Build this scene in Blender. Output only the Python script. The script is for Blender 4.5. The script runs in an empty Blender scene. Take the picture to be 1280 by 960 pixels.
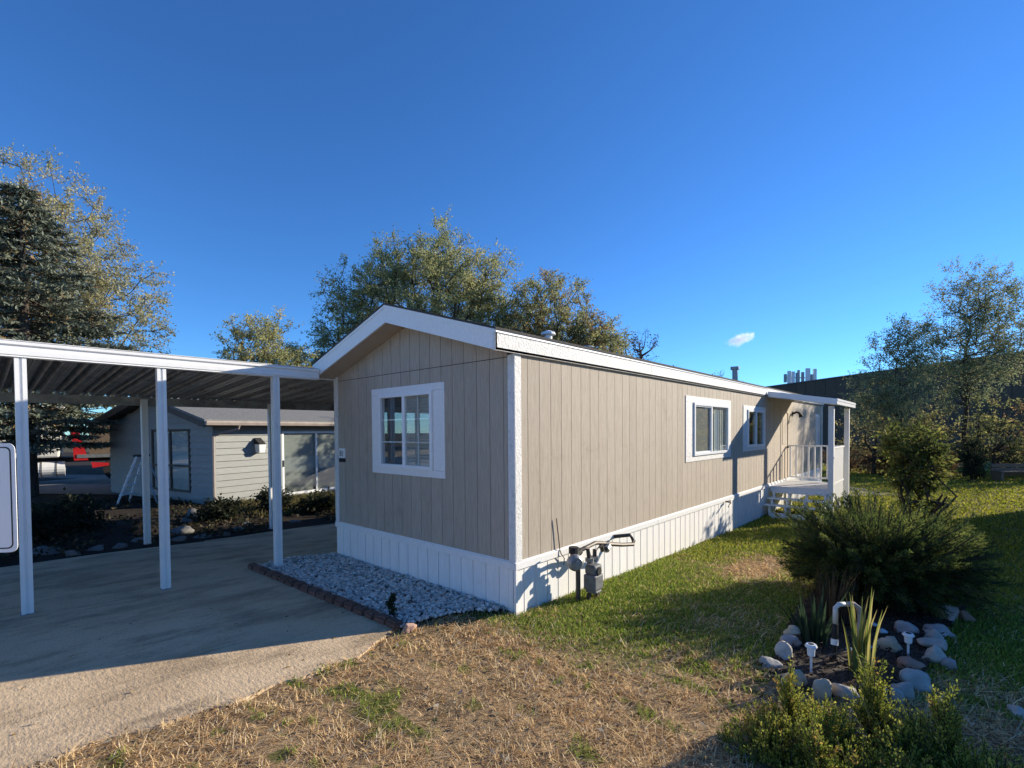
import bpy, bmesh, math, random
import numpy as np
from mathutils import Vector, Matrix, noise
R = math.radians
random.seed(4)
scene = bpy.context.scene
COL = scene.collection

# ------------------------------------------------------------------ camera
yaw, pit, rol = R(41.7963), R(-1.30478), R(-0.44234)
fw = Vector((math.cos(yaw)*math.cos(pit), math.sin(yaw)*math.cos(pit), math.sin(pit)))
rt = Vector((math.sin(yaw), -math.cos(yaw), 0)); up = rt.cross(fw)
rt2 = rt*math.cos(rol) + up*math.sin(rol); up2 = -rt*math.sin(rol) + up*math.cos(rol)
cam_d = bpy.data.cameras.new('camera'); cam = bpy.data.objects.new('camera', cam_d); COL.objects.link(cam)
m = Matrix((rt2, up2, -fw)).transposed().to_4x4(); m.translation = Vector((-3.81434, -3.37282, 1.92407))
cam.matrix_world = m
cam_d.sensor_width = 36; cam_d.lens = 611.34/1280*36; cam_d.shift_y = 0.05675
cam_d.clip_start = 0.05; cam_d.clip_end = 5000
scene.camera = cam
CAM = np.array((-3.81434, -3.37282, 1.92407)); FWD = np.array(fw)

# ------------------------------------------------------------------ light
SUN_EL, SUN_AZ = R(19.2), R(-26.0)           # azimuth in the XY plane from +X
sun_dir = Vector((math.cos(SUN_EL)*math.cos(SUN_AZ), math.cos(SUN_EL)*math.sin(SUN_AZ), math.sin(SUN_EL)))
sd = bpy.data.lights.new('sun', 'SUN'); sd.energy = 4.6; sd.angle = R(0.53); sd.color = (1.0, 0.89, 0.71)
so = bpy.data.objects.new('sun', sd); COL.objects.link(so)
so.rotation_euler = sun_dir.to_track_quat('Z', 'Y').to_euler(); so.location = (20, -10, 20)
world = bpy.data.worlds.new('World'); scene.world = world; world.use_nodes = True
wn = world.node_tree; bg = wn.nodes['Background']; bg.inputs['Strength'].default_value = 0.10
sky = wn.nodes.new('ShaderNodeTexSky'); sky.sky_type = 'NISHITA'; sky.sun_disc = False
sky.sun_elevation = SUN_EL; sky.sun_rotation = math.pi/2 - SUN_AZ
sky.altitude = 1400; sky.air_density = 1.0; sky.dust_density = 0.0; sky.ozone_density = 3.0
hs = wn.nodes.new('ShaderNodeHueSaturation'); hs.inputs['Saturation'].default_value = 1.06
gain = wn.nodes.new('ShaderNodeMix'); gain.data_type = 'RGBA'; gain.blend_type = 'MULTIPLY'; gain.inputs['Factor'].default_value = 1; gain.clamp_result = False
gain.inputs['B'].default_value = (.46, .81, 1.17, 1)       # the clear high-altitude blue of this sky
wn.links.new(sky.outputs[0], hs.inputs['Color']); wn.links.new(hs.outputs[0], gain.inputs['A']); wn.links.new(gain.outputs['Result'], bg.inputs['Color'])
scene.view_settings.view_transform = 'Standard'; scene.view_settings.look = 'None'
scene.view_settings.exposure = 0.86; scene.view_settings.gamma = 1.0
scene.cycles.max_bounces = 8; scene.cycles.volume_bounces = 6; scene.cycles.transparent_max_bounces = 8

# ------------------------------------------------------------------ helpers
def gnd(x):
    return -0.028*max(min(x, 7.0), -4.5)
def gnda(x):
    return -0.028*np.clip(x, -4.5, 7.0)
def link(o, parent=None):
    COL.objects.link(o)
    if parent is not None: o.parent = parent
    return o
def tag(o, label=None, cat=None, group=None, kind=None):
    if label: o['label'] = label
    if cat: o['category'] = cat
    if group: o['group'] = group
    if kind: o['kind'] = kind
    return o
def thing(name, loc, label, cat, rz=0.0, group=None):
    o = bpy.data.objects.new(name, None); o.empty_display_size = 0.2
    o.location = loc; o.rotation_euler = (0, 0, rz); link(o)
    return tag(o, label, cat, group)
class MB:
    """collects boxes, prisms and tubes and links them as one mesh object"""
    def __init__(s, org=(0, 0, 0), mp=None):
        s.v = []; s.f = []; s.org = Vector(org); s.mp = mp
    def pt(s, p):
        if s.mp: p = s.mp(*p)
        s.v.append((p[0]-s.org[0], p[1]-s.org[1], p[2]-s.org[2])); return len(s.v)-1
    def box(s, x0, x1, y0, y1, z0, z1):
        b = [s.pt((x, y, z)) for z in (z0, z1) for y in (y0, y1) for x in (x0, x1)]
        for q in ((0,2,3,1),(4,5,7,6),(0,1,5,4),(2,6,7,3),(0,4,6,2),(1,3,7,5)): s.f.append(tuple(b[i] for i in q))
        return s
    def hexa(s, pts):                        # 8 points: bottom 4 (ccw), top 4 (ccw)
        b = [s.pt(p) for p in pts]
        for q in ((0,3,2,1),(4,5,6,7),(0,1,5,4),(1,2,6,5),(2,3,7,6),(3,0,4,7)): s.f.append(tuple(b[i] for i in q))
        return s
    def prism(s, prof, ax, a0, a1, close=True):   # profile of 2 coords swept along axis
        n = len(prof); ids = []
        for a in (a0, a1):
            for (p, q) in prof:
                ids.append(s.pt({'x': (a, p, q), 'y': (p, a, q), 'z': (p, q, a)}[ax]))
        for i in range(n if close else n-1):
            j = (i+1) % n; s.f.append((ids[i], ids[j], ids[n+j], ids[n+i]))
        if close: s.f.append(tuple(ids[:n][::-1])); s.f.append(tuple(ids[n:]))
        return s
    def tube(s, pts, rad, n=8, cap=True):
        pts = [Vector(p) for p in pts]
        if not hasattr(rad, '__len__'): rad = [rad]*len(pts)
        rings = []; ref = None
        for i, p in enumerate(pts):
            d = (pts[min(i+1, len(pts)-1)] - pts[max(i-1, 0)]).normalized()
            if ref is None: ref = Vector((0, 0, 1)) if abs(d.z) < .9 else Vector((1, 0, 0))
            a = d.cross(ref); a.normalize(); b = d.cross(a); ref = -d.cross(a).cross(d) if False else ref
            rings.append([s.pt(p + (a*math.cos(2*math.pi*k/n) + b*math.sin(2*math.pi*k/n))*rad[i]) for k in range(n)])
        for r0, r1 in zip(rings, rings[1:]):
            for k in range(n): s.f.append((r0[k], r0[(k+1) % n], r1[(k+1) % n], r1[k]))
        if cap: s.f.append(tuple(rings[0][::-1])); s.f.append(tuple(rings[-1]))
        return s
    def mesh(s, name):
        me = bpy.data.meshes.new(name); me.from_pydata(s.v, [], s.f); me.update(); return me
    def build(s, name, mat, parent=None, bevel=0, smooth=False):
        me = s.mesh(name); o = bpy.data.objects.new(name, me)
        if mat: me.materials.append(mat)
        if smooth: me.shade_smooth()
        link(o, parent)
        if bevel:
            b = o.modifiers.new('bevel', 'BEVEL'); b.width = bevel; b.segments = 2; b.limit_method = 'ANGLE'
        return o
def np_mesh(name, V, F, k, mat, parent=None, col=None, org=(0, 0, 0), smooth=False):
    """V (n,3); F (m,k) faces all of k corners; col (m,3) per-face colour"""
    V = np.asarray(V, np.float32) - np.asarray(org, np.float32); F = np.asarray(F, np.int32)
    me = bpy.data.meshes.new(name); me.vertices.add(len(V)); me.vertices.foreach_set('co', V.ravel())
    me.loops.add(F.size); me.loops.foreach_set('vertex_index', F.ravel())
    me.polygons.add(len(F)); me.polygons.foreach_set('loop_start', np.arange(len(F), dtype=np.int32)*k)
    me.polygons.foreach_set('loop_total', np.full(len(F), k, np.int32))
    if smooth: me.polygons.foreach_set('use_smooth', np.ones(len(F), bool))
    if col is not None:
        at = me.attributes.new('Col', 'FLOAT_COLOR', 'FACE')
        c = np.concatenate([col, np.ones((len(col), 1))], 1).astype(np.float32); at.data.foreach_set('color', c.ravel())
    me.update(calc_edges=True); me.validate()
    if mat: me.materials.append(mat)
    o = bpy.data.objects.new(name, me); link(o, parent); return o

# ------------------------------------------------------------------ materials
MATS = {}
def nodes(name):
    mt = bpy.data.materials.new(name); mt.use_nodes = True; MATS[name] = mt
    nt = mt.node_tree; return mt, nt, nt.nodes['Principled BSDF']
def ramp(nt, fac, stops):
    r = nt.nodes.new('ShaderNodeValToRGB'); e = r.color_ramp.elements
    while len(e) < len(stops): e.new(0.5)
    for i, (p, c) in enumerate(stops): e[i].position = p; e[i].color = (*c, 1)
    nt.links.new(fac, r.inputs[0]); return r.outputs[0]
def coords(nt, scale=(1, 1, 1), kind='Object'):
    tc = nt.nodes.new('ShaderNodeTexCoord'); mp = nt.nodes.new('ShaderNodeMapping'); mp.inputs['Scale'].default_value = scale
    nt.links.new(tc.outputs[kind], mp.inputs[0]); return mp.outputs[0]
def tex(nt, vec, scale, detail=4, rough=.6):
    n = nt.nodes.new('ShaderNodeTexNoise'); n.inputs['Scale'].default_value = scale; n.inputs['Detail'].default_value = detail
    n.inputs['Roughness'].default_value = rough; nt.links.new(vec, n.inputs['Vector']); return n.outputs['Fac']
def bump(nt, h, strength, dist, bs, prev=None):
    b = nt.nodes.new('ShaderNodeBump'); b.inputs['Strength'].default_value = strength; b.inputs['Distance'].default_value = dist
    nt.links.new(h, b.inputs['Height'])
    if prev is not None: nt.links.new(prev, b.inputs['Normal'])
    nt.links.new(b.outputs[0], bs.inputs['Normal']); return b.outputs[0]
def mat(name, c0, c1=None, scale=8, rough=.7, stretch=(1, 1, 1), bmp=0.0, bscale=60, metal=0.0, lo=.35, hi=.65, spec=.4, vary=0.0, dirt=None):
    mt, nt, bs = nodes(name)
    bs.inputs['Roughness'].default_value = rough; bs.inputs['Metallic'].default_value = metal
    bs.inputs['Specular IOR Level'].default_value = spec
    c1 = c1 or tuple(x*.85 for x in c0)
    vec = coords(nt, stretch)
    col = ramp(nt, tex(nt, vec, scale), [(lo, c1), (hi, c0)])
    if dirt:                                  # blotches of dirt with a shape of their own
        f = tex(nt, coords(nt, (1, 1, 1)), dirt[1], 6, .7)
        mx = nt.nodes.new('ShaderNodeMix'); mx.data_type = 'RGBA'
        k = ramp(nt, f, [(dirt[2], (0, 0, 0)), (dirt[2]+.12, (dirt[3],)*3)])
        nt.links.new(k, mx.inputs['Factor']); nt.links.new(col, mx.inputs['A']); mx.inputs['B'].default_value = (*dirt[0], 1)
        col = mx.outputs['Result']
    if vary:
        oi = nt.nodes.new('ShaderNodeObjectInfo'); mr = nt.nodes.new('ShaderNodeMapRange')
        mr.inputs['To Min'].default_value = 1-vary; mr.inputs['To Max'].default_value = 1+vary
        nt.links.new(oi.outputs['Random'], mr.inputs['Value'])
        h = nt.nodes.new('ShaderNodeHueSaturation'); nt.links.new(mr.outputs[0], h.inputs['Value']); nt.links.new(col, h.inputs['Color'])
        col = h.outputs[0]
    nt.links.new(col, bs.inputs['Base Color'])
    if bmp: bump(nt, tex(nt, vec, bscale, 3), bmp, .01, bs)
    return mt
def leafmat(name, trans=.46, rough=.9, gloss=.012):
    mt = bpy.data.materials.new(name); mt.use_nodes = True; nt = mt.node_tree; nt.nodes.clear()
    out = nt.nodes.new('ShaderNodeOutputMaterial'); at = nt.nodes.new('ShaderNodeAttribute'); at.attribute_name = 'Col'
    d = nt.nodes.new('ShaderNodeBsdfDiffuse'); t = nt.nodes.new('ShaderNodeBsdfTranslucent'); g = nt.nodes.new('ShaderNodeBsdfGlossy')
    g.inputs['Roughness'].default_value = rough*.6; g.inputs['Color'].default_value = (.8, .8, .8, 1)
    nt.links.new(at.outputs['Color'], d.inputs[0]); nt.links.new(at.outputs['Color'], t.inputs[0])
    m1 = nt.nodes.new('ShaderNodeMixShader'); m1.inputs[0].default_value = trans
    nt.links.new(d.outputs[0], m1.inputs[1]); nt.links.new(t.outputs[0], m1.inputs[2])
    m2 = nt.nodes.new('ShaderNodeMixShader'); m2.inputs[0].default_value = gloss
    nt.links.new(m1.outputs[0], m2.inputs[1]); nt.links.new(g.outputs[0], m2.inputs[2])
    nt.links.new(m2.outputs[0], out.inputs[0]); return mt
M_siding = mat('siding', (.455, .392, .315), (.37, .315, .25), 5, .75, (14, 14, 1.0), .45, 22, vary=.05, dirt=((.26, .21, .15), 1.6, .58, .35))
M_soffit = mat('soffit', (.50, .42, .33), (.46, .38, .29), 5, .8)
M_white = mat('white_paint', (.80, .80, .79), (.74, .74, .73), 9, .5, (3, 3, 3), .25, 30)
M_trim = mat('rough_white_trim', (.71, .70, .68), (.56, .55, .525), 26, .65, (1, 1, 1.0), .9, 42, lo=.30, hi=.52)
M_skirt = mat('skirting_white', (.84, .83, .81), (.78, .77, .75), 4, .5, (6, 6, 1), .12, 20, vary=.02, dirt=((.45, .42, .36), 3.0, .62, .25))
M_metalwhite = mat('white_aluminium', (.80, .80, .80), (.74, .75, .75), 6, .35, (1, 1, 1), 0, dirt=((.35, .34, .3), 5, .66, .3))
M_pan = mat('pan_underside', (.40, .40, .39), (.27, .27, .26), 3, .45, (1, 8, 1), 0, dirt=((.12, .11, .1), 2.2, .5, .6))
M_galv = mat('grey_metal', (.32, .33, .34), (.24, .25, .26), 10, .45, metal=.6)
M_galvwhite = mat('chalky_white', (.62, .62, .60), (.50, .50, .48), 12, .6)
M_pipe = mat('dark_pipe', (.10, .085, .075), (.06, .05, .045), 20, .5, metal=.4)
M_black = mat('black_rubber', (.02, .02, .022), (.012, .012, .013), 10, .7)
M_dark = mat('dark_interior', (.03, .03, .032), (.02, .02, .022), 5, .9)
M_vinyl = mat('vinyl_frame', (.80, .81, .82), (.76, .77, .78), 6, .35)
M_screen = mat('insect_screen', (.34, .335, .32), (.29, .285, .27), 40, .9)
M_shade = mat('dark_shade', (.075, .08, .085), (.055, .06, .065), 12, .9)
M_blind = mat('white_blind', (.60, .61, .61), (.54, .55, .55), 5, .7)
M_curtain = mat('net_curtain', (.80, .83, .80), (.68, .72, .70), 7, .8, (6, 6, .4))
M_roof = mat('shingle', (.075, .07, .065), (.04, .038, .036), 25, .9, bmp=.5, bscale=60)
M_groof = mat('grey_shingle', (.22, .22, .21), (.13, .13, .125), 7, .9, (2, 9, 9), .5, 30)
M_clap = mat('grey_clapboard', (.29, .30, .285), (.24, .25, .24), 4, .7, (1, 1, 8), .1, 20, vary=.05)
M_brown = mat('brown_trim', (.10, .075, .06), (.075, .055, .045), 8, .6)
M_bldg = mat('brown_cladding', (.135, .082, .055), (.10, .06, .04), 4, .8, (1, 1, 1), vary=.08)
M_cap = mat('roof_cap', (.16, .14, .12), (.12, .10, .09), 3, .6)
M_brick = mat('edging_brick', (.17, .095, .07), (.11, .065, .05), 9, .9, bmp=.8, bscale=25, vary=.15, dirt=((.10, .09, .075), 9, .55, .6))
M_pinkbrick = mat('pale_pink_brick', (.46, .30, .23), (.34, .22, .17), 12, .9, bmp=.8, bscale=25)
M_bark = mat('bark', (.085, .065, .05), (.045, .035, .028), 6, .95, (5, 5, 1), .8, 12)
M_barkgrey = mat('grey_bark', (.13, .115, .10), (.07, .06, .052), 6, .95, (5, 5, 1), .8, 12)
M_red = mat('red_paint', (.55, .02, .025), (.42, .015, .02), 5, .4)
M_wood = mat('weathered_wood', (.20, .15, .11), (.13, .10, .075), 6, .85, (1, 8, 8), .4, 20)
M_signface = mat('sign_face', (.80, .82, .84), (.77, .79, .81), 2, .35)
M_leaf = leafmat('leaf'); M_needle = leafmat('needle', .15); M_grass = leafmat('grass_blade', .42)
M_scale = leafmat('evergreen_scale', .42)
def rockmat(name, a, b):
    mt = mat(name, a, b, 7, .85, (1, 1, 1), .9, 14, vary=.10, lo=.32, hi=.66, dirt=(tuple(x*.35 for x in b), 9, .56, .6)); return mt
M_shaderock = rockmat('shade_toned_rock', (.17, .165, .155), (.09, .088, .085))  # deep shade of the rear bed put into the rock colour
M_rock = [rockmat('grey_rock', (.56, .51, .44), (.34, .31, .27)), rockmat('blue_grey_rock', (.47, .45, .415), (.28, .275, .26)),
          rockmat('tan_rock', (.60, .51, .38), (.38, .32, .23)), rockmat('reddish_rock', (.36, .24, .18), (.23, .15, .115)),
          rockmat('lavender_rock', (.45, .39, .36), (.29, .25, .24))]
def glassmat(name, tint, base, rough=.01):
    mt = bpy.data.materials.new(name); mt.use_nodes = True; nt = mt.node_tree; nt.nodes.clear()
    out = nt.nodes.new('ShaderNodeOutputMaterial'); t = nt.nodes.new('ShaderNodeBsdfTransparent'); t.inputs[0].default_value = (*tint, 1)
    g = nt.nodes.new('ShaderNodeBsdfGlossy'); g.inputs['Roughness'].default_value = rough; g.inputs[0].default_value = (.95, .97, 1, 1)
    lw = nt.nodes.new('ShaderNodeLayerWeight'); fr = nt.nodes.new('ShaderNodeMath'); fr.operation = 'POWER'; fr.inputs[1].default_value = 4.5
    nt.links.new(lw.outputs['Facing'], fr.inputs[0]); lw.inputs[0].default_value = .5
    mr = nt.nodes.new('ShaderNodeMapRange'); mr.inputs['To Min'].default_value = base; mr.inputs['To Max'].default_value = 1.0
    nt.links.new(fr.outputs[0], mr.inputs[0]); mx = nt.nodes.new('ShaderNodeMixShader')
    nt.links.new(mr.outputs[0], mx.inputs[0]); nt.links.new(t.outputs[0], mx.inputs[1]); nt.links.new(g.outputs[0], mx.inputs[2])
    nt.links.new(mx.outputs[0], out.inputs[0]); return mt
M_glass = glassmat('window_glass', (.93, .95, .94), .09)

def concrete():
    mt, nt, bs = nodes('concrete'); bs.inputs['Roughness'].default_value = .85
    v = coords(nt); big = tex(nt, v, .9, 5, .65); fine = tex(nt, v, 55, 3, .7)
    c = ramp(nt, big, [(.30, (.46, .335, .205)), (.5, (.62, .465, .295)), (.72, (.69, .53, .345))])
    c2 = ramp(nt, fine, [(.25, (.72, .72, .72)), (.6, (1, 1, 1))])
    mu = nt.nodes.new('ShaderNodeMix'); mu.data_type = 'RGBA'; mu.blend_type = 'MULTIPLY'; mu.inputs['Factor'].default_value = 1
    nt.links.new(c, mu.inputs['A']); nt.links.new(c2, mu.inputs['B'])
    st = tex(nt, coords(nt, (.5, 1.6, 1)), 1.7, 6, .75)      # tyre and oil stains, strengthened to deepen the shaded drive
    c3 = ramp(nt, st, [(.36, (.42, .41, .40)), (.54, (1, 1, 1))])
    mu2 = nt.nodes.new('ShaderNodeMix'); mu2.data_type = 'RGBA'; mu2.blend_type = 'MULTIPLY'; mu2.inputs['Factor'].default_value = .8
    nt.links.new(mu.outputs['Result'], mu2.inputs['A']); nt.links.new(c3, mu2.inputs['B'])
    nt.links.new(mu2.outputs['Result'], bs.inputs['Base Color'])
    broom = tex(nt, coords(nt, (34, 16, 1)), 1.0, 4, .7)
    p = bump(nt, broom, .5, .02, bs); bump(nt, fine, .35, .006, bs, p); return mt
M_conc = concrete()
def groundmat():
    mt, nt, bs = nodes('soil'); bs.inputs['Roughness'].default_value = .95; bs.inputs['Specular IOR Level'].default_value = .1
    at = nt.nodes.new('ShaderNodeAttribute'); at.attribute_name = 'Col'
    v = coords(nt); f = tex(nt, v, 18, 6, .75); c2 = ramp(nt, f, [(.28, (.45, .42, .40)), (.6, (1.1, 1.08, 1.05))])
    mu = nt.nodes.new('ShaderNodeMix'); mu.data_type = 'RGBA'; mu.blend_type = 'MULTIPLY'; mu.inputs['Factor'].default_value = 1
    nt.links.new(at.outputs['Color'], mu.inputs['A']); nt.links.new(c2, mu.inputs['B']); nt.links.new(mu.outputs['Result'], bs.inputs['Base Color'])
    bump(nt, f, .8, .03, bs); return mt
M_soil = groundmat()
M_mulch = mat('mulch', (.075, .058, .045), (.03, .024, .02), 26, .95, bmp=1.0, bscale=40)
M_street = mat('bounce_street', (.34, .31, .27), (.27, .245, .21), 3, .9)  # pale tone of the added street, bounces light from behind the viewer
M_cream = mat('cream_siding', (.66, .60, .50), (.60, .54, .45), 4, .8)
M_asphalt = mat('asphalt', (.16, .155, .15), (.11, .105, .10), 6, .9)

# ------------------------------------------------------------------ setting: ground
rng = np.random.default_rng(7)
def smooth(a, b, x):
    t = np.clip((x-a)/(b-a), 0, 1); return t*t*(3-2*t)
_ph = rng.uniform(0, 6.28, (24, 3)); _dr = rng.normal(0, 1, (24, 2))
def vnoise(x, y, s):                         # cheap smooth noise from random waves, about -1..1
    r = 0
    for i in range(12):
        k = s*(0.6 + .12*i); r = r + np.sin(x*_dr[i, 0]*k + y*_dr[i, 1]*k + _ph[i, 0])*np.cos(x*_dr[i+12, 0]*k*.7 - y*_dr[i+12, 1]*k*.7 + _ph[i, 1])
    return r/3.0
def dryness(x, y):                           # 1 straw, 0 green turf
    n = vnoise(x, y, 2.2); n2 = vnoise(x+9, y-4, 6.0)
    d = smooth(.10, -.95, x + .42*(y+.2) + .22*n + .10*n2)       # the drive side of the yard has dried out
    d = np.where(y < -1.9, np.maximum(d, smooth(.55, -.4, x + .35*n)), d)
    p = np.exp(-(((x-3.9)/1.2)**2 + ((y+1.3)/.55)**2))*1.15     # worn patch along the side of the home
    p2 = np.exp(-(((x-1.2)/.9)**2 + ((y+1.75)/.45)**2))*.38
    t = np.maximum(np.maximum(d, p - .2*n2), p2 + .2*n2)
    tuft = smooth(.42, .72, .65*vnoise(x+9, y-4, 9.0) + .5*vnoise(x-3, y+7, 21))       # live tufts inside the straw
    return np.clip(t - .85*tuft*(t > .4), 0, 1)
BED = [(-.05,-2.30),(.20,-2.52),(.30,-2.80),(.50,-2.98),(.62,-3.12),(.90,-3.22),(1.6,-3.28),(2.4,-3.34),(3.0,-3.45),(3.9,-3.6),(4.4,-3.1),(4.2,-2.4),(3.2,-2.15),(2.2,-2.15),(1.2,-2.25),(.7,-2.30),(.45,-2.27)]
BED = BED[1:]
GRAVEL = [(-1.09, .47), (-1.2, 3.78), (-.62, 3.95), (.02, 3.72), (.02, .02), (-.10, .12), (-.42, .40), (-.85, .50)]
def inpoly(x, y, poly):
    r = np.zeros(np.shape(x), bool); n = len(poly)
    for i in range(n):
        (x0, y0), (x1, y1) = poly[i], poly[(i+1) % n]
        if y0 == y1: continue
        c = ((y0 > y) != (y1 > y)) & (x < (x1-x0)*(y-y0)/(y1-y0) + x0); r ^= c
    return r
_ex = [-9, -3.6, -2.85, -2.15, -1.7, -1.35, -1.12]; _ey = [.30, .32, .31, .24, .31, .45, .56]
def drive_edge(x):
    return np.interp(x, _ex, _ey) + .035*np.sin(x*5.1) + .02*np.sin(x*13+1)
def on_drive(x, y):
    return ((x < -1.08) & (y > drive_edge(x)) & (y < 6.35)) | ((x >= -1.2) & (y > 3.7) & (y < 6.4) & (x < 9))
gx = np.concatenate([-400+np.linspace(0, 380, 12), np.linspace(-15, -5, 12), np.arange(-4.8, 9, .11), np.linspace(9.3, 45, 70), np.linspace(52, 600, 14)])
gy = np.concatenate([np.linspace(-400, -20, 12), np.linspace(-15, -5.2, 16), np.arange(-5, 2, .11), np.linspace(2.2, 30, 60), np.linspace(36, 500, 14)])
GX, GY = np.meshgrid(gx, gy, indexing='ij')
far = np.hypot(GX-2, GY+2)
GZ = gnda(GX) + .012*vnoise(GX, GY, 3.0)*(far < 14)
GZ = np.where(on_drive(GX, GY), GZ-.016, GZ)
V = np.stack([GX, GY, GZ], -1).reshape(-1, 3); nx, ny = GX.shape
I = np.arange(nx*ny).reshape(nx, ny)
F = np.stack([I[:-1, :-1], I[1:, :-1], I[1:, 1:], I[:-1, 1:]], -1).reshape(-1, 4)
fc = V[F].mean(1); dn = dryness(fc[:, 0], fc[:, 1])
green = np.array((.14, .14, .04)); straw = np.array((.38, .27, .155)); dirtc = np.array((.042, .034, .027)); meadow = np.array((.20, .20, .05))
c = green[None]*(1-dn[:, None]) + straw[None]*dn[:, None]
sv = smooth(-.2, .9, vnoise(fc[:, 0]+3, fc[:, 1], 5.0)+.5*vnoise(fc[:, 0], fc[:, 1]-6, 12.0))[:, None]
c = c*(1-.55*sv*(dn[:, None] > .3)) + np.array((.10, .07, .045))[None]*(.55*sv*(dn[:, None] > .3))
fd = np.hypot(fc[:, 0]-2, fc[:, 1]+2)
c = np.where((fd > 12)[:, None], c*.4 + meadow*.6, c)
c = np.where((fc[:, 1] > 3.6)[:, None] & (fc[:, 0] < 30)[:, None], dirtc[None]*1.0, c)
c = np.where((fc[:, 0] < -4.2)[:, None], np.array((.46, .37, .25))[None], c)  # ground behind the viewer paled to add warm bounce light
c = np.where((fd > 60)[:, None], np.array((.10, .085, .05))[None], c)
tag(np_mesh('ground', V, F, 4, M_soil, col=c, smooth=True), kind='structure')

def drape(name, xs, ylo, yhi, dz, mt, parent, ny=14, kind=None, edge=.12):
    V = []; F = []
    for i, x in enumerate(xs):
        for j in range(ny+1):
            y = ylo(x) + (yhi(x)-ylo(x))*j/ny; V.append((x, y, gnd(x)+dz))
    n = ny+1
    for i in range(len(xs)-1):
        for j in range(ny): a = i*n+j; F.append((a, a+n, a+n+1, a+1))
    b = MB(); b.v = V[:]; b.f = F[:]
    loop = [i*n for i in range(len(xs))] + [(len(xs)-1)*n+j for j in range(1, n)] + [i*n+ny for i in range(len(xs)-2, -1, -1)] + [j for j in range(ny-1, 0, -1)]
    base = len(b.v); b.v += [(V[k][0], V[k][1], V[k][2]-edge) for k in loop]
    for q in range(len(loop)): w = (q+1) % len(loop); b.f.append((loop[q], base+q, base+w, loop[w]))
    return b.build(name, mt, parent)
drv = thing('driveway', (0, 0, 0), 'concrete driveway running under the white carport', None); del drv['label']; drv['kind'] = 'structure'
de = lambda x: float(drive_edge(x))
drape('concrete_slab', list(np.linspace(-9, -1.09, 120)), de, lambda x: 3.44, .016, M_conc, drv)
drape('concrete_slab', list(np.linspace(-9, -1.06, 30)), lambda x: 3.452, lambda x: 6.3+.05*math.sin(x*2), .016, M_conc, drv)
drape('concrete_slab', list(np.linspace(-1.048, 9, 30)), lambda x: 3.80 if x < .4 else 3.72, lambda x: 6.4+.05*math.sin(x*2), .014, M_conc, drv)
# flower bed soil
def patch(name, poly, dz, mt, kind='structure'):
    bm = bmesh.new(); vs = [bm.verts.new((x, y, gnd(x)+dz)) for x, y in poly]; f = bm.faces.new(vs)
    bmesh.ops.triangulate(bm, faces=[f]); bmesh.ops.subdivide_edges(bm, edges=bm.edges[:], cuts=5, use_grid_fill=True)
    for v in bm.verts: v.co.z = gnd(v.co.x) + dz + .012*noise.noise(v.co*6)
    me = bpy.data.meshes.new(name); bm.to_mesh(me); bm.free(); me.materials.append(mt)
    return tag(link(bpy.data.objects.new(name, me)), kind=kind)
patch('flower_bed_soil', BED, .03, M_mulch)
patch('gravel_base', GRAVEL, .022, M_mulch)
# street beyond the carport
rd = MB(); a = R(-48.2); ca, sa = math.cos(a), math.sin(a)
def rdp(x, y, z): return (-3.0+ca*x-sa*y, 21.2+sa*x+ca*y, z)
for i in range(12):
    x0, x1 = -30+i*5, -25+i*5
    rd.v += [rdp(x0, -1.8, gnd(rdp(x0, -1.8, 0)[0])+.02), rdp(x1, -1.8, gnd(rdp(x1, -1.8, 0)[0])+.02), rdp(x1, 6, gnd(rdp(x1, 6, 0)[0])+.02), rdp(x0, 6, gnd(rdp(x0, 6, 0)[0])+.02)]
    rd.f.append((4*i, 4*i+1, 4*i+2, 4*i+3))
tag(rd.build('road', M_asphalt), kind='structure')

# ------------------------------------------------------------------ the mobile home
L, Wd = 16.45, 3.66
ZB0, ZB1, ZE, ZF = .47, .545, 2.72, 2.925      # band bottom/top, eave fascia bottom/top
home = thing('mobile_home', (0, 0, 0), 'beige single-wide mobile home with white trim and skirting', 'mobile home')
FR = lambda a, b, c: (-c, Wd-a, b)             # front gable wall: a to the right, b up, c outward
SD = lambda a, b, c: (a, -c, b)                # long sunlit side
BK = lambda a, b, c: (a, Wd+c, b)
EN = lambda a, b, c: (L+c, a, b)
def cut(rects, holes):
    for (h0, h1, k0, k1) in holes:
        out = []
        for (a0, a1, b0, b1) in rects:
            if a1 <= h0 or a0 >= h1 or b1 <= k0 or b0 >= k1: out.append((a0, a1, b0, b1)); continue
            if a0 < h0: out.append((a0, h0, b0, b1))
            if a1 > h1: out.append((h1, a1, b0, b1))
            x0, x1 = max(a0, h0), min(a1, h1)
            if b0 < k0: out.append((x0, x1, b0, k0))
            if b1 > k1: out.append((x0, x1, k1, b1))
        rects = out
    return rects
WIN_F = (1.22, 2.36, 1.45, 2.425)              # openings (a0,a1,b0,b1)
WIN_A = (4.72, 6.50, 1.46, 2.40)
WIN_B = (7.80, 9.06, 1.52, 2.36)
WIN_C = (15.35, 15.85, 1.35, 2.35)
DOOR = (10.74, 11.56, .50, 2.42)
sidehole = [WIN_A, WIN_B, WIN_C, DOOR]
def backing(mp, w, top, holes, name='wall'):
    b = MB(mp=mp)
    for r in cut([(0, w, .3, top)], holes): b.box(r[0], r[1], r[2], r[3], -.08, -.004)
    return b.build(name, M_siding, home)
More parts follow.
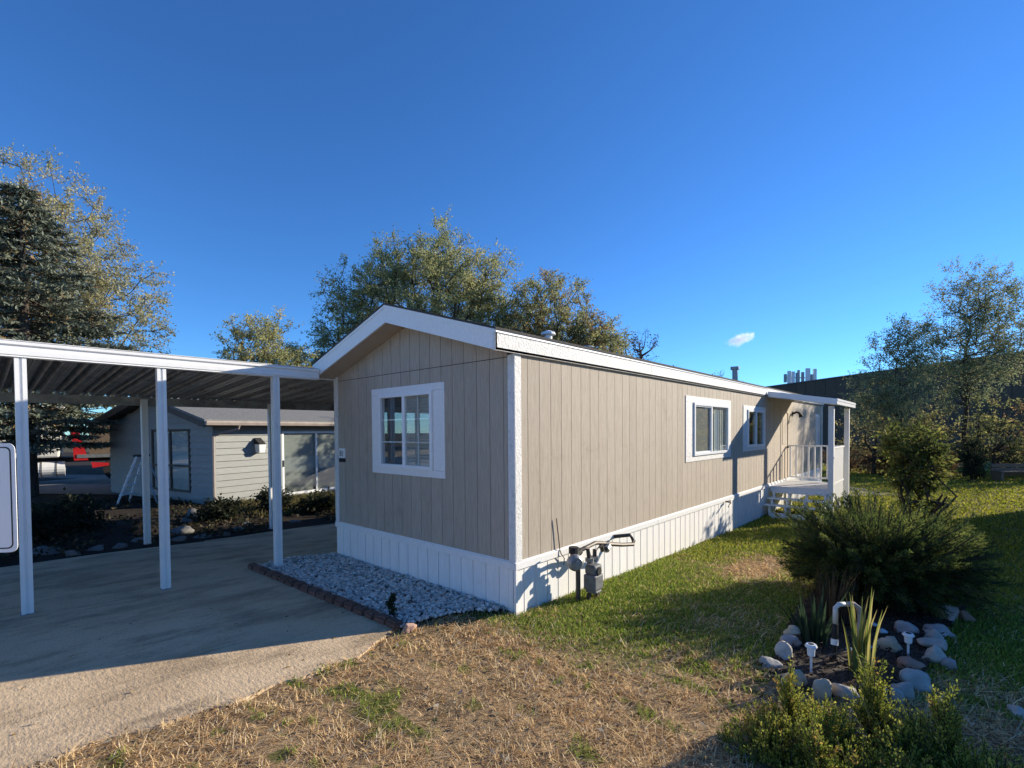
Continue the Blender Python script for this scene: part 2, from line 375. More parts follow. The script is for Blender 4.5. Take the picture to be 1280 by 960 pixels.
# MB.box takes x,y,z ranges: here (a, b, c)
backing(FR, Wd, ZE, [WIN_F]); backing(SD, L, ZE, sidehole); backing(BK, L, ZE, []); 
b = MB(mp=EN); b.box(0.05, Wd-.05, .3, ZE, -.08, -.004); b.build('wall', M_siding, home)
fl = MB(); fl.box(.1, L-.1, .1, Wd-.1, .38, .44); fl.build('floor', M_dark, home)
PW = .2032
def planks(mp, w, b0, b1, holes, start=0.0, topf=None):
    n = int(math.ceil((w-start)/PW)) + 1
    for i in range(n):
        a0 = max(start + (i-1)*PW + .0035, .09); a1 = min(start + i*PW - .0035, w-.09)
        if a1 - a0 < .01: continue
        for r in cut([(a0, a1, b0, b1)], holes):
            bb = MB(mp=mp)
            if topf is not None and r[3] >= b1-1e-6:
                bb.hexa([(r[0], r[2], -.004), (r[1], r[2], -.004), (r[1], r[2], .010), (r[0], r[2], .010),
                         (r[0], topf(r[0]), -.004), (r[1], topf(r[1]), -.004), (r[1], topf(r[1]), .010), (r[0], topf(r[0]), .010)])
            else: bb.box(r[0], r[1], r[2], r[3], -.004, .010)
            bb.build('siding_plank', M_siding, home)
planks(SD, L, ZB1-.02, ZE+.02, sidehole)
planks(FR, Wd, ZB1-.02, 2.695, [WIN_F], start=.06)
rise = (3.46-ZE)/(Wd/2+.05)
gab = lambda a: 2.74 + (Wd/2 - abs(a-Wd/2))*.298
planks(FR, Wd, 2.703, 2.9, [], start=.06, topf=gab)
b = MB(mp=FR); b.hexa([(.02, 2.66, -.08), (Wd-.02, 2.66, -.08), (Wd-.02, 2.66, -.005), (.02, 2.66, -.005),
                       (Wd/2-.02, gab(Wd/2), -.08), (Wd/2+.02, gab(Wd/2), -.08), (Wd/2+.02, gab(Wd/2), -.005), (Wd/2-.02, gab(Wd/2), -.005)]); b.build('gable_panel', M_siding, home)
# corner boards
for mp, a0, a1 in ((FR, -.022, .085), (FR, Wd-.075, Wd+.020), (SD, -.018, .085), (SD, L-.10, L+.02)):
    bb = MB(mp=mp); bb.box(a0, a1, ZB1, 2.90 if mp is FR and a0 < 0 else ZE, .0, .024 if mp is FR else .022); bb.build('corner_board', M_trim, home, bevel=.004)
# skirting band and skirting
for mp, w in ((FR, Wd), (SD, L)):
    bb = MB(mp=mp)
    e = -.03 if mp is FR else -.032
    nseg = 1 if mp is FR else 5
    for i in range(nseg):
        s0 = e if i == 0 else w*i/nseg+.002; s1 = w+.02 if i == nseg-1 else w*(i+1)/nseg-.002
        q = MB(mp=mp); q.box(s0, s1, ZB0, ZB1, -.002, .031 if mp is FR else .033); q.box(s0, s1, ZB1-.02, ZB1+.012, -.002, .018)
        q.build('skirting_band', M_white, home, bevel=.004)
    widths = [.135, .066, .135, .07]; a = -.012; i = 0
    while a < w:
        wd = widths[i % 4]; a1 = min(a+wd-.006, w+.012)
        q = MB(mp=mp); cx = max(0, min(L, (a+a1)/2)) if mp is SD else 0
        q.box(a, a1, gnd(cx)-.12, ZB0+.01, -.012, .012+.004*(i % 2)); q.build('skirting_plank', M_skirt, home)
        a += wd; i += 1
    q = MB(mp=mp); q.box(0, w, -.5, ZB0, -.03, -.012); q.build('skirting_backing', M_skirt, home)
q = MB(); q.box(-.030, .0, -.030, .0, -.15, ZB0+.005); q.build('skirting_corner', M_skirt, home)
for mp in (BK, EN):
    q = MB(mp=mp); q.box(0, L if mp is BK else Wd, -.5, ZB1, -.02, .012); q.build('skirting_panel', M_skirt, home)
# roof
OH, OS = .33, .05
ZR = 3.49; c = Wd/2
def rz(y): return ZF + (ZR-ZF)*(1-abs(y-c)/(c+OS))
roof = MB()
for s in (-1, 1):
    ye = c + s*(c+OS+.02)
    roof.hexa([(-OH-.015, ye, ZF-.005), (L+.1, ye, ZF-.005), (L+.1, c, ZR+.0), (-OH-.015, c, ZR), (-OH-.015, ye, ZF+.018), (L+.1, ye, ZF+.018), (L+.1, c, ZR+.024), (-OH-.015, c, ZR+.024)])
roof = roof.build('roof', M_roof, home)
q = MB()
for s in (-1, 1):
    ye = c + s*(c+OS)
    q.hexa([(-OH+.02, ye, ZE+.005), (L, ye, ZE+.005), (L, c, ZR-.20), (-OH+.02, c, ZR-.20), (-OH+.02, ye, ZE+.03), (L, ye, ZE+.03), (L, c, ZR-.17), (-OH+.02, c, ZR-.17)])
q.build('soffit', M_soffit, home)
for s in (-1, 1):                             # rake fascia boards and long fascia
    ye = c + s*(c+OS)
    q = MB(); q.hexa([(-OH, c, ZR-.215), (-OH+.024, c, ZR-.215), (-OH+.024, ye, ZE), (-OH, ye, ZE), (-OH, c, ZR-.002), (-OH+.024, c, ZR-.002), (-OH+.024, ye, ZF-.004), (-OH, ye, ZF-.004)])
    q.build('rake_board', M_white, home)
    q = MB(); q.hexa([(-OH-.008, c, ZR-.035), (-OH, c, ZR-.035), (-OH, ye, ZF-.035), (-OH-.008, ye, ZF-.035), (-OH-.008, c, ZR+.002), (-OH, c, ZR+.002), (-OH, ye, ZF-.001), (-OH-.008, ye, ZF-.001)])
    q.build('drip_edge', M_metalwhite, roof)
    n = 5
    for i in range(n):
        x0 = -OH + (L+.1+OH)*i/n + (.0025 if i else -.002); x1 = -OH + (L+.1+OH)*(i+1)/n - .0025
        q = MB(); y0, y1 = sorted((ye, c+s*(c+.0115))); q.box(x0, x1, y0, y1, ZE, ZF-.006); q.build('fascia_board', M_trim, home, bevel=.003)
    q = MB(); y0, y1 = sorted((ye, ye+s*.010)); q.box(-OH-.002, L+.1, y0, y1, ZF-.03, ZF+.004); q.build('drip_edge', M_metalwhite, roof)
q = MB(mp=FR)
q.box(-.02, Wd+.02, 2.694, 2.704, -.003, .0055); q.build('gable_joint', M_dark, home)
# vents on the roof
for x, y, h in ((2.15, 1.2, .15), (3.25, 1.2, .05)):
    q = MB(); z = rz(y); q.tube([(x, y, z-.02), (x, y, z+h*.6)], .06, 12); q.tube([(x, y, z+h*.55), (x, y, z+h*.8), (x, y, z+h)], [.115, .10, .03], 14)
    q.build('roof_vent', M_metalwhite, roof, smooth=False)
q = MB(); q.tube([(12.9, 1.83, 3.4), (12.9, 1.83, 3.86)], .085, 12); q.tube([(12.9, 1.83, 3.86), (12.9, 1.83, 3.95)], .14, 12); q.build('flue_pipe', M_galv, roof)

def window(mp, op, case, split=.5, muntins=None, left='screen', right='blind', sillproud=.03):
    a0, a1, b0, b1 = op; t = .045
    w = MB(mp=mp)
    for r in ((a0, a1, b0, b0+t), (a0, a1, b1-t, b1), (a0, a0+t, b0+t, b1-t), (a1-t, a1, b0+t, b1-t)): w.box(*r, -.05, .048)
    am = a0 + (a1-a0)*split; w.box(am-.028, am+.028, b0+t, b1-t, -.046, .042)
    wo = w.build('window', M_vinyl, home)
    cl, cr, cb, ct = case
    for r in ((a0-cl, a1+cr, b1, b1+ct), (a0-cl, a1+cr, b0-cb, b0), (a0-cl, a0, b0, b1), (a1, a1+cr, b0, b1)):
        q = MB(mp=mp); q.box(r[0]+.001, r[1]-.001, r[2]+.001, r[3]-.001, .0, .022); q.build('casing_board', M_white if mp is FR else M_trim, wo, bevel=.003)
    for k, (p0, p1, kind) in enumerate(((a0+t, am-.028, left), (am+.028, a1-t, right))):
        q = MB(mp=mp); z = .016 if k == 0 else .026
        q.box(p0, p1, b0+t, b1-t, z-.004, z); q.build('pane', M_glass, wo)
        if kind == 'screen':
            q = MB(mp=mp); q.box(p0, p1, b0+t, b1-t, -.004, .0); q.build('insect_screen', M_screen, wo)
            q = MB(mp=mp)
            for r in ((p0, p0+.022, b0+t, b1-t), (p1-.022, p1, b0+t, b1-t), (p0+.022, p1-.022, b0+t, b0+t+.022), (p0+.022, p1-.022, b1-t-.022, b1-t)): q.box(*r, .017, .030)
            q.build('sash', M_vinyl, wo)
        elif kind == 'shade':
            q = MB(mp=mp); q.box(p0, p1, b0+t, b1-t, -.03, -.026); q.build('dark_shade', M_shade, wo)
        elif kind == 'blind':
            q = MB(mp=mp); n = int((b1-b0)/.045)
            for i in range(n): zz = b0+t+(i+.5)*(b1-b0-2*t)/n; q.hexa([(p0, zz-.021, -.030), (p1, zz-.021, -.030), (p1, zz-.014, -.030), (p0, zz-.014, -.030), (p0, zz+.014, -.004), (p1, zz+.014, -.004), (p1, zz+.021, -.004), (p0, zz+.021, -.004)])
            q.build('blind', M_blind, wo)
        elif kind == 'curtain':
            q = MB(mp=mp); n = 26; pr = []
            for i in range(n+1): pr.append((p0+(p1-p0)*i/n, -.020 + .010*math.sin(i*1.9)))
            for i in range(n): q.box(pr[i][0], pr[i+1][0], b0+t, b1-t, pr[i][1]-.004, pr[i][1])
            q.build('curtain', M_curtain, wo)
        if muntins:
            nv, nh = muntins[k]; q = MB(mp=mp)
            for i in range(1, nv): x = p0+(p1-p0)*i/nv; q.box(x-.009, x+.009, b0+t, b1-t, z-.013, z-.005)
            for i in range(1, nh): y = b0+t+(b1-b0-2*t)*i/nh; q.box(p0, p1, y-.009, y+.009, z-.016, z-.0055)
            if q.v: q.build('muntin', M_vinyl, wo)
    return wo
window(FR, WIN_F, (.20, .21, .09, .09), .49, muntins=((1, 3), (2, 3)), left='shade', right='blind')
wa = window(SD, WIN_A, (.33, .20, .10, .11), .48, left='screen', right='curtain')
window(SD, WIN_B, (.28, .20, .09, .09), .52, left='none', right='none')
window(SD, WIN_C, (.06, .06, .06, .06), .5, left='none', right='none')
# side door with louvred upper part
q = MB(mp=SD)
for r in ((DOOR[0], DOOR[0]+.06, DOOR[2], DOOR[3]), (DOOR[1]-.06, DOOR[1], DOOR[2], DOOR[3]), (DOOR[0]+.06, DOOR[1]-.06, DOOR[3]-.06, DOOR[3])): q.box(*r, -.02, .022)
q.box(DOOR[0]+.06, DOOR[1]-.06, DOOR[2], DOOR[3]-.06, -.03, .004)
do = q.build('door', M_soffit, home)
q = MB(mp=SD); q.box(DOOR[0]+.2, DOOR[1]-.2, 1.5, 2.2, .004, .012); q.build('door_panel', M_siding, do)
q = MB(mp=SD); q.tube([(DOOR[1]-.12, 1.42, .004), (DOOR[1]-.12, 1.42, .06)], .025, 8); q.build('handle', M_black, do)
q = MB(mp=SD); q.box(11.98, 12.08, 2.28, 2.42, .01, .03); q.tube([(12.03, 2.36, .03), (12.03, 2.40, .12), (12.03, 2.36, .2)], .03, 8); q.tube([(12.03, 2.36, .2), (12.03, 2.26, .24)], [.03, .07], 8); q.build('wall_lamp', M_black, home)
# house number plaque
q = MB(mp=FR); q.box(.105, .275, 1.535, 1.68, .010, .024); pl = q.build('number_plaque', M_metalwhite, home)
q = MB(mp=FR); q.box(.105, .275, 1.475, 1.533, .010, .022); q.build('plaque_strip', M_dark, pl)
def digits(txt, size, mp, a, b, cc, parent):
    cu = bpy.data.curves.new('numeral', 'FONT'); cu.body = txt; cu.size = size; cu.extrude = .001; cu.align_x = 'CENTER'
    t = bpy.data.objects.new('numeral', cu); COL.objects.link(t)
    dg = bpy.context.evaluated_depsgraph_get(); me = bpy.data.meshes.new_from_object(t.evaluated_get(dg)); bpy.data.objects.remove(t)
    for v in me.vertices: x, y, z = v.co; v.co = mp(a+x, b+y, cc+z)
    me.materials.clear(); me.materials.append(M_dark); return link(bpy.data.objects.new('numeral', me), parent)
digits('81', .125, FR, .192, 1.562, .0255, pl)
# spigot and loose wire on the side
q = MB(); q.tube([(6.36, -.03, .47), (6.36, -.12, .47), (6.30, -.15, .44), (6.18, -.15, .40)], .018, 6); q.tube([(6.36, -.12, .50), (6.52, -.12, .50)], .012, 6); q.build('spigot', M_pipe, home)
q = MB(); q.tube([(.67, -.035, .92), (.70, -.036, .75), (.73, -.04, .54), (.74, -.05, .50), (.80, -.05, .44), (.79, -.05, .36)], .006, 5); q.build('loose_wire', M_pipe, home)

# ------------------------------------------------------------------ carport
cp = thing('carport', (-2.26, 5.2, gnd(-2.26)), 'white metal carport on slim posts beside the mobile home', 'carport'); CO = cp.location
yb = 3.50
prof = [(yb, 2.695), (yb+.13, 2.695), (yb+.13, 2.85), (yb+.02, 2.85), (yb-.012, 2.845), (yb-.012, 2.815), (yb+.010, 2.805), (yb+.010, 2.770), (yb-.004, 2.762), (yb-.004, 2.715), (yb+.008, 2.705)]
q = MB(CO); q.prism(prof, 'x', -6.2, -.345); q.build('front_beam', M_metalwhite, cp)
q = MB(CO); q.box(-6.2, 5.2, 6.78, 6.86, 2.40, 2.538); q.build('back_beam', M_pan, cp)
def post(x, y, z0, z1):
    h = .044; g = .011
    pr = [(-h, -h), (-g, -h), (-g, -h+.012), (g, -h+.012), (g, -h), (h, -h), (h, -g), (h-.012, -g), (h-.012, g), (h, g), (h, h), (-h, h), (-h, g), (-h+.012, g), (-h+.012, -g), (-h, -g)]
    q = MB(CO); q.prism([(x+a, y+b) for a, b in pr], 'z', z0, z1); o = q.build('post', M_metalwhite, cp)
    q = MB(CO); q.box(x-.055, x+.055, y-.055, y+.055, z0, z0+.012); q.build('foot_plate', M_galv, o)
for x, y, zt in ((-3.43, 3.56, 2.694), (-2.26, 3.56, 2.694), (-.95, 3.56, 2.694), (-4.75, 3.56, 2.694)): post(x, y, gnd(x)+.016, zt)
for x in (-1.80, .25, 2.3, 4.3, -3.9): post(x, 6.70, gnd(x)+.014, 2.50)
pw = .305
zf, zb_ = 2.758, 2.525
def pan(x0, y0):
    # W-pan: flat bottom with two raised ribs, swept from the front beam down to the back beam
    s = [(0, .0), (.035, .078), (.075, .078), (.10, 0), (.145, 0), (.155, .014), (.165, 0), (.215, 0), (.24, .078), (.27, .078), (.305, .0)]
    q = MB(CO); n = len(s)
    def zz(y): return zf + (zb_-zf)*(y-3.6)/(6.95-3.6)
    ids = [[q.pt((x0+a, y, zz(y)+h)) for a, h in s] for y in (y0, 6.95)]
    for i in range(n-1): q.f.append((ids[0][i], ids[0][i+1], ids[1][i+1], ids[1][i]))
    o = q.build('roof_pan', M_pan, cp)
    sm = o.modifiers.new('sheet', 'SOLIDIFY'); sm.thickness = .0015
for i in range(37):
    x = -6.2 + i*pw; pan(x, 3.60 if x < -.65 else 3.74)
q = MB(CO); q.box(-6.2, -.36, 3.488, 3.70, 2.851, 2.857); q.build('edge_flashing', M_metalwhite, cp)

# ------------------------------------------------------------------ porch
po = thing('porch', (10.4, -.7, gnd(9)), 'small white covered porch with steps and railing at the side door', 'porch'); PO = po.location
X0, X1, Y1 = 9.62, 11.45, -1.32; DZ = .50
n = 9
for i in range(n):
    y0 = -.02 + (Y1+.02)*i/n; y1 = -.02 + (Y1+.02)*(i+1)/n
    q = MB(PO); q.box(X0-.02, X1, y1+.004, y0-.004, DZ-.035, DZ); q.build('deck_board', M_white, po)
q = MB(PO); q.box(X0, X0+.04, Y1, -.04, DZ-.12, DZ-.037); q.box(X0+.04, X1, Y1, Y1+.04, DZ-.19, DZ-.037); q.box(X1-.04, X1, Y1+.04, -.04, DZ-.19, DZ-.037); q.build('rim_joist', M_white, po)
for k, (x0, z) in enumerate(((9.44, .385), (9.24, .245), (9.04, .10))):
    q = MB(PO); q.box(x0, x0+.24, Y1+.06, -.10+.04*k, z-.03, z); q.build('stair_tread', M_white, po, bevel=.004)
q = MB(PO); q.box(8.98, 9.02, Y1+.06, -.2, -.24, -.07)
q.build('bottom_rail', M_white, po)
for y in (-.16, -.50, -.86, Y1+.08):
    q = MB(PO); q.hexa([(9.02, y-.028, -.23), (9.10, y-.028, -.23), (9.10, y+.028, -.23), (9.02, y+.028, -.23), (9.56, y-.028, .354), (9.62, y-.028, .354), (9.62, y+.028, .354), (9.56, y+.028, .354)]); q.box(9.06, 9.10, y-.024, y+.024, -.2, .068); q.box(9.27, 9.31, y-.024, y+.024, -.2, .213); q.box(9.47, 9.51, y-.024, y+.024, -.2, .353); q.build('stringer', M_white, po)
for x in (X0+.06, 12.0):
    q = MB(PO); q.box(x-.055, x+.055, Y1-.055, Y1+.055, -.26, 2.45); q.build('porch_post', M_white, po, bevel=.004)
for x in (X1-.06,):
    for y in (Y1+.10, -.10): q = MB(PO); q.box(x-.04, x+.04, y-.04, y+.04, -.26, DZ-.2); q.build('support_post', M_white, po)
q = MB(PO); q.box(X1-.06, X1-.01, Y1, -.05, 1.44, 1.48); q.build('handrail', M_white, po); q = MB(PO); q.box(X1-.055, X1-.015, Y1, -.05, DZ+.08, DZ+.12); q.build('handrail', M_white, po)
for i in range(9):
    y = -.10 - i*.145; q = MB(PO); q.box(X1-.055, X1-.018, y-.018, y+.018, DZ+.12, 1.44); q.build('baluster', M_white, po)
q = MB(PO); q.box(X0+.115, X1+.02, Y1-.02, Y1+.03, 1.44, 1.48); q.build('handrail', M_white, po); q = MB(PO); q.box(X0+.115, X1, Y1-.015, Y1+.02, DZ+.08, DZ+.12); q.build('handrail', M_white, po)
for i in range(17):
    x = X0+.17 + i*.098; q = MB(PO); q.box(x-.03, x+.03, Y1-.01, Y1+.018, DZ-.32, 1.44); q.build('baluster', M_white, po)
# porch roof slab sloping away from the home
q = MB(PO); xa, xb = 9.30, 12.12
q.hexa([(xa, -1.44, 2.50), (xb, -1.44, 2.50), (xb, -.056, 2.74), (xa, -.056, 2.74), (xa, -1.44, 2.55), (xb, -1.44, 2.55), (xb, -.056, 2.79), (xa, -.056, 2.79)]); q.build('porch_roof', M_metalwhite, po)
q = MB(PO); q.hexa([(xa-.03, -1.46, 2.47), (xa, -1.46, 2.47), (xa, -.062, 2.71), (xa-.03, -.062, 2.71), (xa-.03, -1.46, 2.60), (xa, -1.46, 2.60), (xa, -.062, 2.845), (xa-.03, -.062, 2.845)]); q.build('roof_fascia', M_metalwhite, po)
q = MB(PO); q.box(xa-.03, xb+.02, -1.49, -1.462, 2.47, 2.60); q.box(xa-.03, xb+.02, -1.50, -1.49, 2.55, 2.59); q.build('roof_gutter', M_metalwhite, po)

# ------------------------------------------------------------------ gas meter
gm = thing('gas_meter', (1.0, -.3, gnd(1)), 'grey gas meter with rusty pipes standing against the white skirting', 'gas meter'); GO = gm.location
q = MB(GO); q.box(.90, 1.09, -.40, -.24, .09, .27); q.box(.915, 1.075, -.39, -.25, .27, .38); q.box(.93, 1.06, -.395, -.245, .05, .09); q.build('meter_body', mat('meter_paint', (.17, .18, .185), (.12, .125, .13), 12, .6), gm, bevel=.03)
for x in (.90, 1.07): q = MB(GO); q.box(x-.02, x+.02, -.34, -.30, -.1, .06); q.build('meter_leg', M_pipe, gm)
q = MB(GO); q.tube([(.995, -.405, .31), (.995, -.38, .31)], .045, 14); q.build('dial', M_black, gm)
q = MB(GO); q.tube([(.60, -.36, .47), (.62, -.335, .47), (.64, -.30, .47), (.66, -.28, .47)], [.065, .092, .092, .055], 18); q.tube([(.58, -.385, .47), (.60, -.36, .47)], .035, 12); q.build('regulator', M_galv, gm)
q = MB(GO); q.tube([(.66, -.28, .47), (.74, -.24, .53), (.82, -.26, .56)], [.045, .06, .04], 10); q.tube([(.70, -.25, .55), (.70, -.25, .62)], .055, 10); q.build('regulator_cap', M_black, gm)
q = MB(GO)
q.tube([(.74, -.25, .55), (.88, -.28, .58), (.92, -.29, .57), (.93, -.30, .50), (.93, -.31, .40)], .026, 8)
q.tube([(.88, -.28, .58), (1.1, -.28, .60), (1.30, -.26, .56), (1.45, -.25, .52)], .024, 8)
q.tube([(1.04, -.31, .40), (1.04, -.31, .53), (1.2, -.30, .55), (1.24, -.29, .49), (1.33, -.28, .48), (1.36, -.27, .54)], .026, 8)
q.tube([(1.36, -.26, .54), (1.75, -.27, .46), (2.02, -.28, .42), (2.08, -.26, .45), (2.09, -.20, .52), (1.95, -.04, .50)], .026, 8)
q.tube([(.80, -.24, .53), (.80, -.24, -.1)], .028, 8)
q.build('pipe', M_pipe, gm)
for p, p2 in (((.93, -.31, .42), (.93, -.31, .46)), ((1.04, -.31, .42), (1.04, -.31, .46)), ((1.33, -.28, .48), (1.40, -.27, .51))): q = MB(GO); q.tube([p, p2], .05, 8); q.build('union_nut', M_galv, gm)

# ------------------------------------------------------------------ gravel, bricks
n = 6200
px = rng.uniform(-1.2, .02, n*2); py = rng.uniform(.1, 3.95, n*2); k = inpoly(px, py, GRAVEL); px, py = px[k][:n], py[k][:n]; n = len(px)
cube = np.array([(x, y, z) for z in (-1, 1) for y in (-1, 1) for x in (-1, 1)], float)
cf = np.array(((0,2,3,1),(4,5,7,6),(0,1,5,4),(2,6,7,3),(0,4,6,2),(1,3,7,5)))
sz = rng.uniform(.008, .021, (n, 1, 1))*np.array((1.2, .9, .7))[None, None]*rng.uniform(.7, 1.3, (n, 1, 3))
vv = cube[None]*sz*rng.uniform(.55, 1.15, (n, 8, 1))
an = rng.uniform(0, 6.28, n); ct, st_ = np.cos(an), np.sin(an); tl = rng.normal(0, .5, n)
x = vv[..., 0]*ct[:, None]-vv[..., 1]*st_[:, None]; y = vv[..., 0]*st_[:, None]+vv[..., 1]*ct[:, None]; z = vv[..., 2] + x*np.sin(tl)[:, None]*.5
edge_dark = rng.uniform(size=n)
P = np.stack([x+px[:, None], y+py[:, None], z+(gnda(px)+.034+rng.uniform(0, .022, n))[:, None]], -1).reshape(-1, 3)
Fq = (cf[None]+8*np.arange(n)[:, None, None]).reshape(-1, 4)
w = rng.uniform(.45, .82, n); w = np.where(edge_dark < .12, w*.45, w)
cc = np.stack([w, w*.95, w*.87], -1); cc = np.repeat(cc, 6, 0)
M_chip = mat('white_chip', (.7, .7, .7)); nt = M_chip.node_tree; at = nt.nodes.new('ShaderNodeAttribute'); at.attribute_name = 'Col'; nt.links.new(at.outputs['Color'], nt.nodes['Principled BSDF'].inputs['Base Color'])
tag(np_mesh('gravel', P, Fq, 4, M_chip, col=cc), 'white stone chips filling the bed along the gable end', 'gravel', kind='stuff')
def rock_mesh(name, sx, sy, sz, seed, mt, rough=.30, flat=0, sub=3):
    bm = bmesh.new(); bmesh.ops.create_icosphere(bm, subdivisions=sub, radius=1.0)
    rs = random.Random(seed); off = Vector((rs.uniform(-50, 50), rs.uniform(-50, 50), rs.uniform(-50, 50)))
    planes = [(Vector((rs.gauss(0, 1), rs.gauss(0, 1), rs.gauss(0, .8))).normalized(), rs.uniform(.48, .78)) for _ in range(10)]
    for v in bm.verts:
        d = v.co.copy()
        for nrm, h in planes:
            s = d.dot(nrm)
            if s > h: d -= nrm*(s-h)*.96
        d *= 1 + rough*noise.noise(d*1.3+off) + .09*noise.noise(d*3.5+off) + .035*noise.noise(d*9+off)
        v.co = Vector((d.x*sx, d.y*sy, d.z*sz))
    zmin = min(v.co.z for v in bm.verts)
    for v in bm.verts: v.co.z -= zmin*.55
    me = bpy.data.meshes.new(name); bm.to_mesh(me); bm.free(); me.materials.append(mt); me.shade_smooth(); return me
br = thing('brick_edging', (-1.14, 2.1, gnd(-1.1)), 'row of weathered red bricks edging the white gravel bed', 'brick edging')
nb = 18
for i in range(nb):
    t = (i+.5)/nb; x = -1.20+.11*t*1.0 + .006*random.uniform(-1, 1); y = 3.86 - 3.36*t
    bm = bmesh.new(); bmesh.ops.create_cube(bm, size=1.0)
    h = .085
    for v in bm.verts: v.co = Vector((v.co.x*.105*random.uniform(.9, 1.05), v.co.y*.176*random.uniform(.92, 1.03), v.co.z*h))
    bmesh.ops.bevel(bm, geom=bm.edges[:], offset=.016, segments=2, affect='EDGES')
    for v in bm.verts: v.co += Vector((random.uniform(-1, 1), random.uniform(-1, 1), random.uniform(-1, 1)))*.004
    me = bpy.data.meshes.new('brick'); bm.to_mesh(me); bm.free(); me.materials.append(M_brick)
    o = bpy.data.objects.new('brick', me); o.location = (x+1.14, y-2.1, gnd(x)-gnd(-1.1)+.042); o.rotation_euler = (random.gauss(0, .05), random.gauss(0, .05), random.gauss(.03, .07)); link(o, br)
me = rock_mesh('brick', .085, .065, .055, 77, M_pinkbrick, .15)
o = link(bpy.data.objects.new('loose_brick', me)); o.location = (-1.06, .42, gnd(-1.06)+.01); tag(o, 'broken pale pink brick at the grass end of the brick edging', 'brick')

# ------------------------------------------------------------------ rocks
def rock(x, y, w, h, mi, seed, label, group=None, name='rock', dz=0, rot=None, deep=1.0):
    me = rock_mesh(name, w*.50, w*.44*deep, h*.58, seed, M_rock[mi])
    o = link(bpy.data.objects.new(name, me))
    if name == 'field_rock': me.materials.clear(); me.materials.append(M_shaderock if h < .45 else M_rock[2])
    o.location = (x, y, gnd(x)+dz-(.35*h if name == 'field_rock' else 0)); o.rotation_euler = (0, 0, random.uniform(-.5, .5)-.84 if rot is None else rot)
    return tag(o, label, 'rock', group)
g1 = 'rocks ringing the flower bed'
for i, (x, y, w, h, mi, lb, dz) in enumerate([
    (1.16, -2.34, .17, .085, 2, 'small flat pale rock topping the left rim of the flower bed', .10),
    (.72, -2.36, .19, .17, 0, 'grey upright rock on the left rim of the flower bed', 0),
    (1.02, -2.32, .20, .15, 4, 'dark rock under the flat pale rock on the left rim', 0),
    (.50, -2.33, .19, .12, 1, 'low dark rock farthest out into the lawn on the left rim', 0),
    (.26, -2.52, .20, .19, 2, 'angular tan rock leaning in front of the left solar light', 0),
    (.24, -2.72, .15, .16, 2, 'narrow tan rock standing left of the big white-topped rock', 0),
    (.34, -2.83, .23, .15, 0, 'big pale grey rock at the front of the flower bed', 0),
    (.50, -2.93, .10, .11, 4, 'small squarish grey rock below the spiky yucca', 0),
    (.56, -3.03, .11, .12, 0, 'rock half hidden by the tallest hedge sprig', 0),
    (.53, -3.12, .12, .13, 1, 'bluish rounded rock nearest the camera on the right rim', 0),
    (.68, -3.16, .18, .12, 1, 'broad bluish rock second from the front on the right rim', 0),
    (.89, -3.19, .23, .15, 1, 'striped blue grey rock in front of the flat red rock', 0),
    (1.23, -3.15, .25, .10, 3, 'flat reddish brown rock lying on the right rim', 0),
    (1.56, -3.30, .20, .16, 0, 'pale rounded rock with a sunken side behind the red rock', 0),
    (1.50, -3.40, .13, .10, 4, 'small dark rock tucked outside the pale rounded rock', 0),
    (1.86, -3.30, .29, .09, 0, 'long flat grey slab of rock on the right rim', .04),
    (2.12, -3.29, .22, .13, 0, 'blocky grey rock behind the long flat slab', 0),
    (2.40, -3.32, .29, .12, 4, 'wide low lavender grey rock farther along the right rim', 0),
    (2.95, -3.38, .26, .21, 4, 'tall peaked rock under the juniper at the back of the rim', 0),
    (3.05, -3.52, .16, .13, 3, 'small tilted rock outermost at the back of the rim', 0)]):
    rock(x, y, w, h, mi, 100+i, lb, g1, dz=dz)
rock(1.55, -2.98, .26, .17, 2, 140, 'large rounded dark rock lying inside the flower bed', deep=.9)
rock(2.13, -3.07, .22, .17, 4, 141, 'pyramid shaped rock behind the right solar light')
rock(.90, -3.74, .17, .07, 0, 142, 'flat grey rock alone in the shaded lawn at the right edge')
rock(.80, -3.86, .14, .08, 1, 143, 'bluish rock beside the flat rock at the right edge of the lawn')
g2 = 'rocks edging the shaded bed behind the carport'
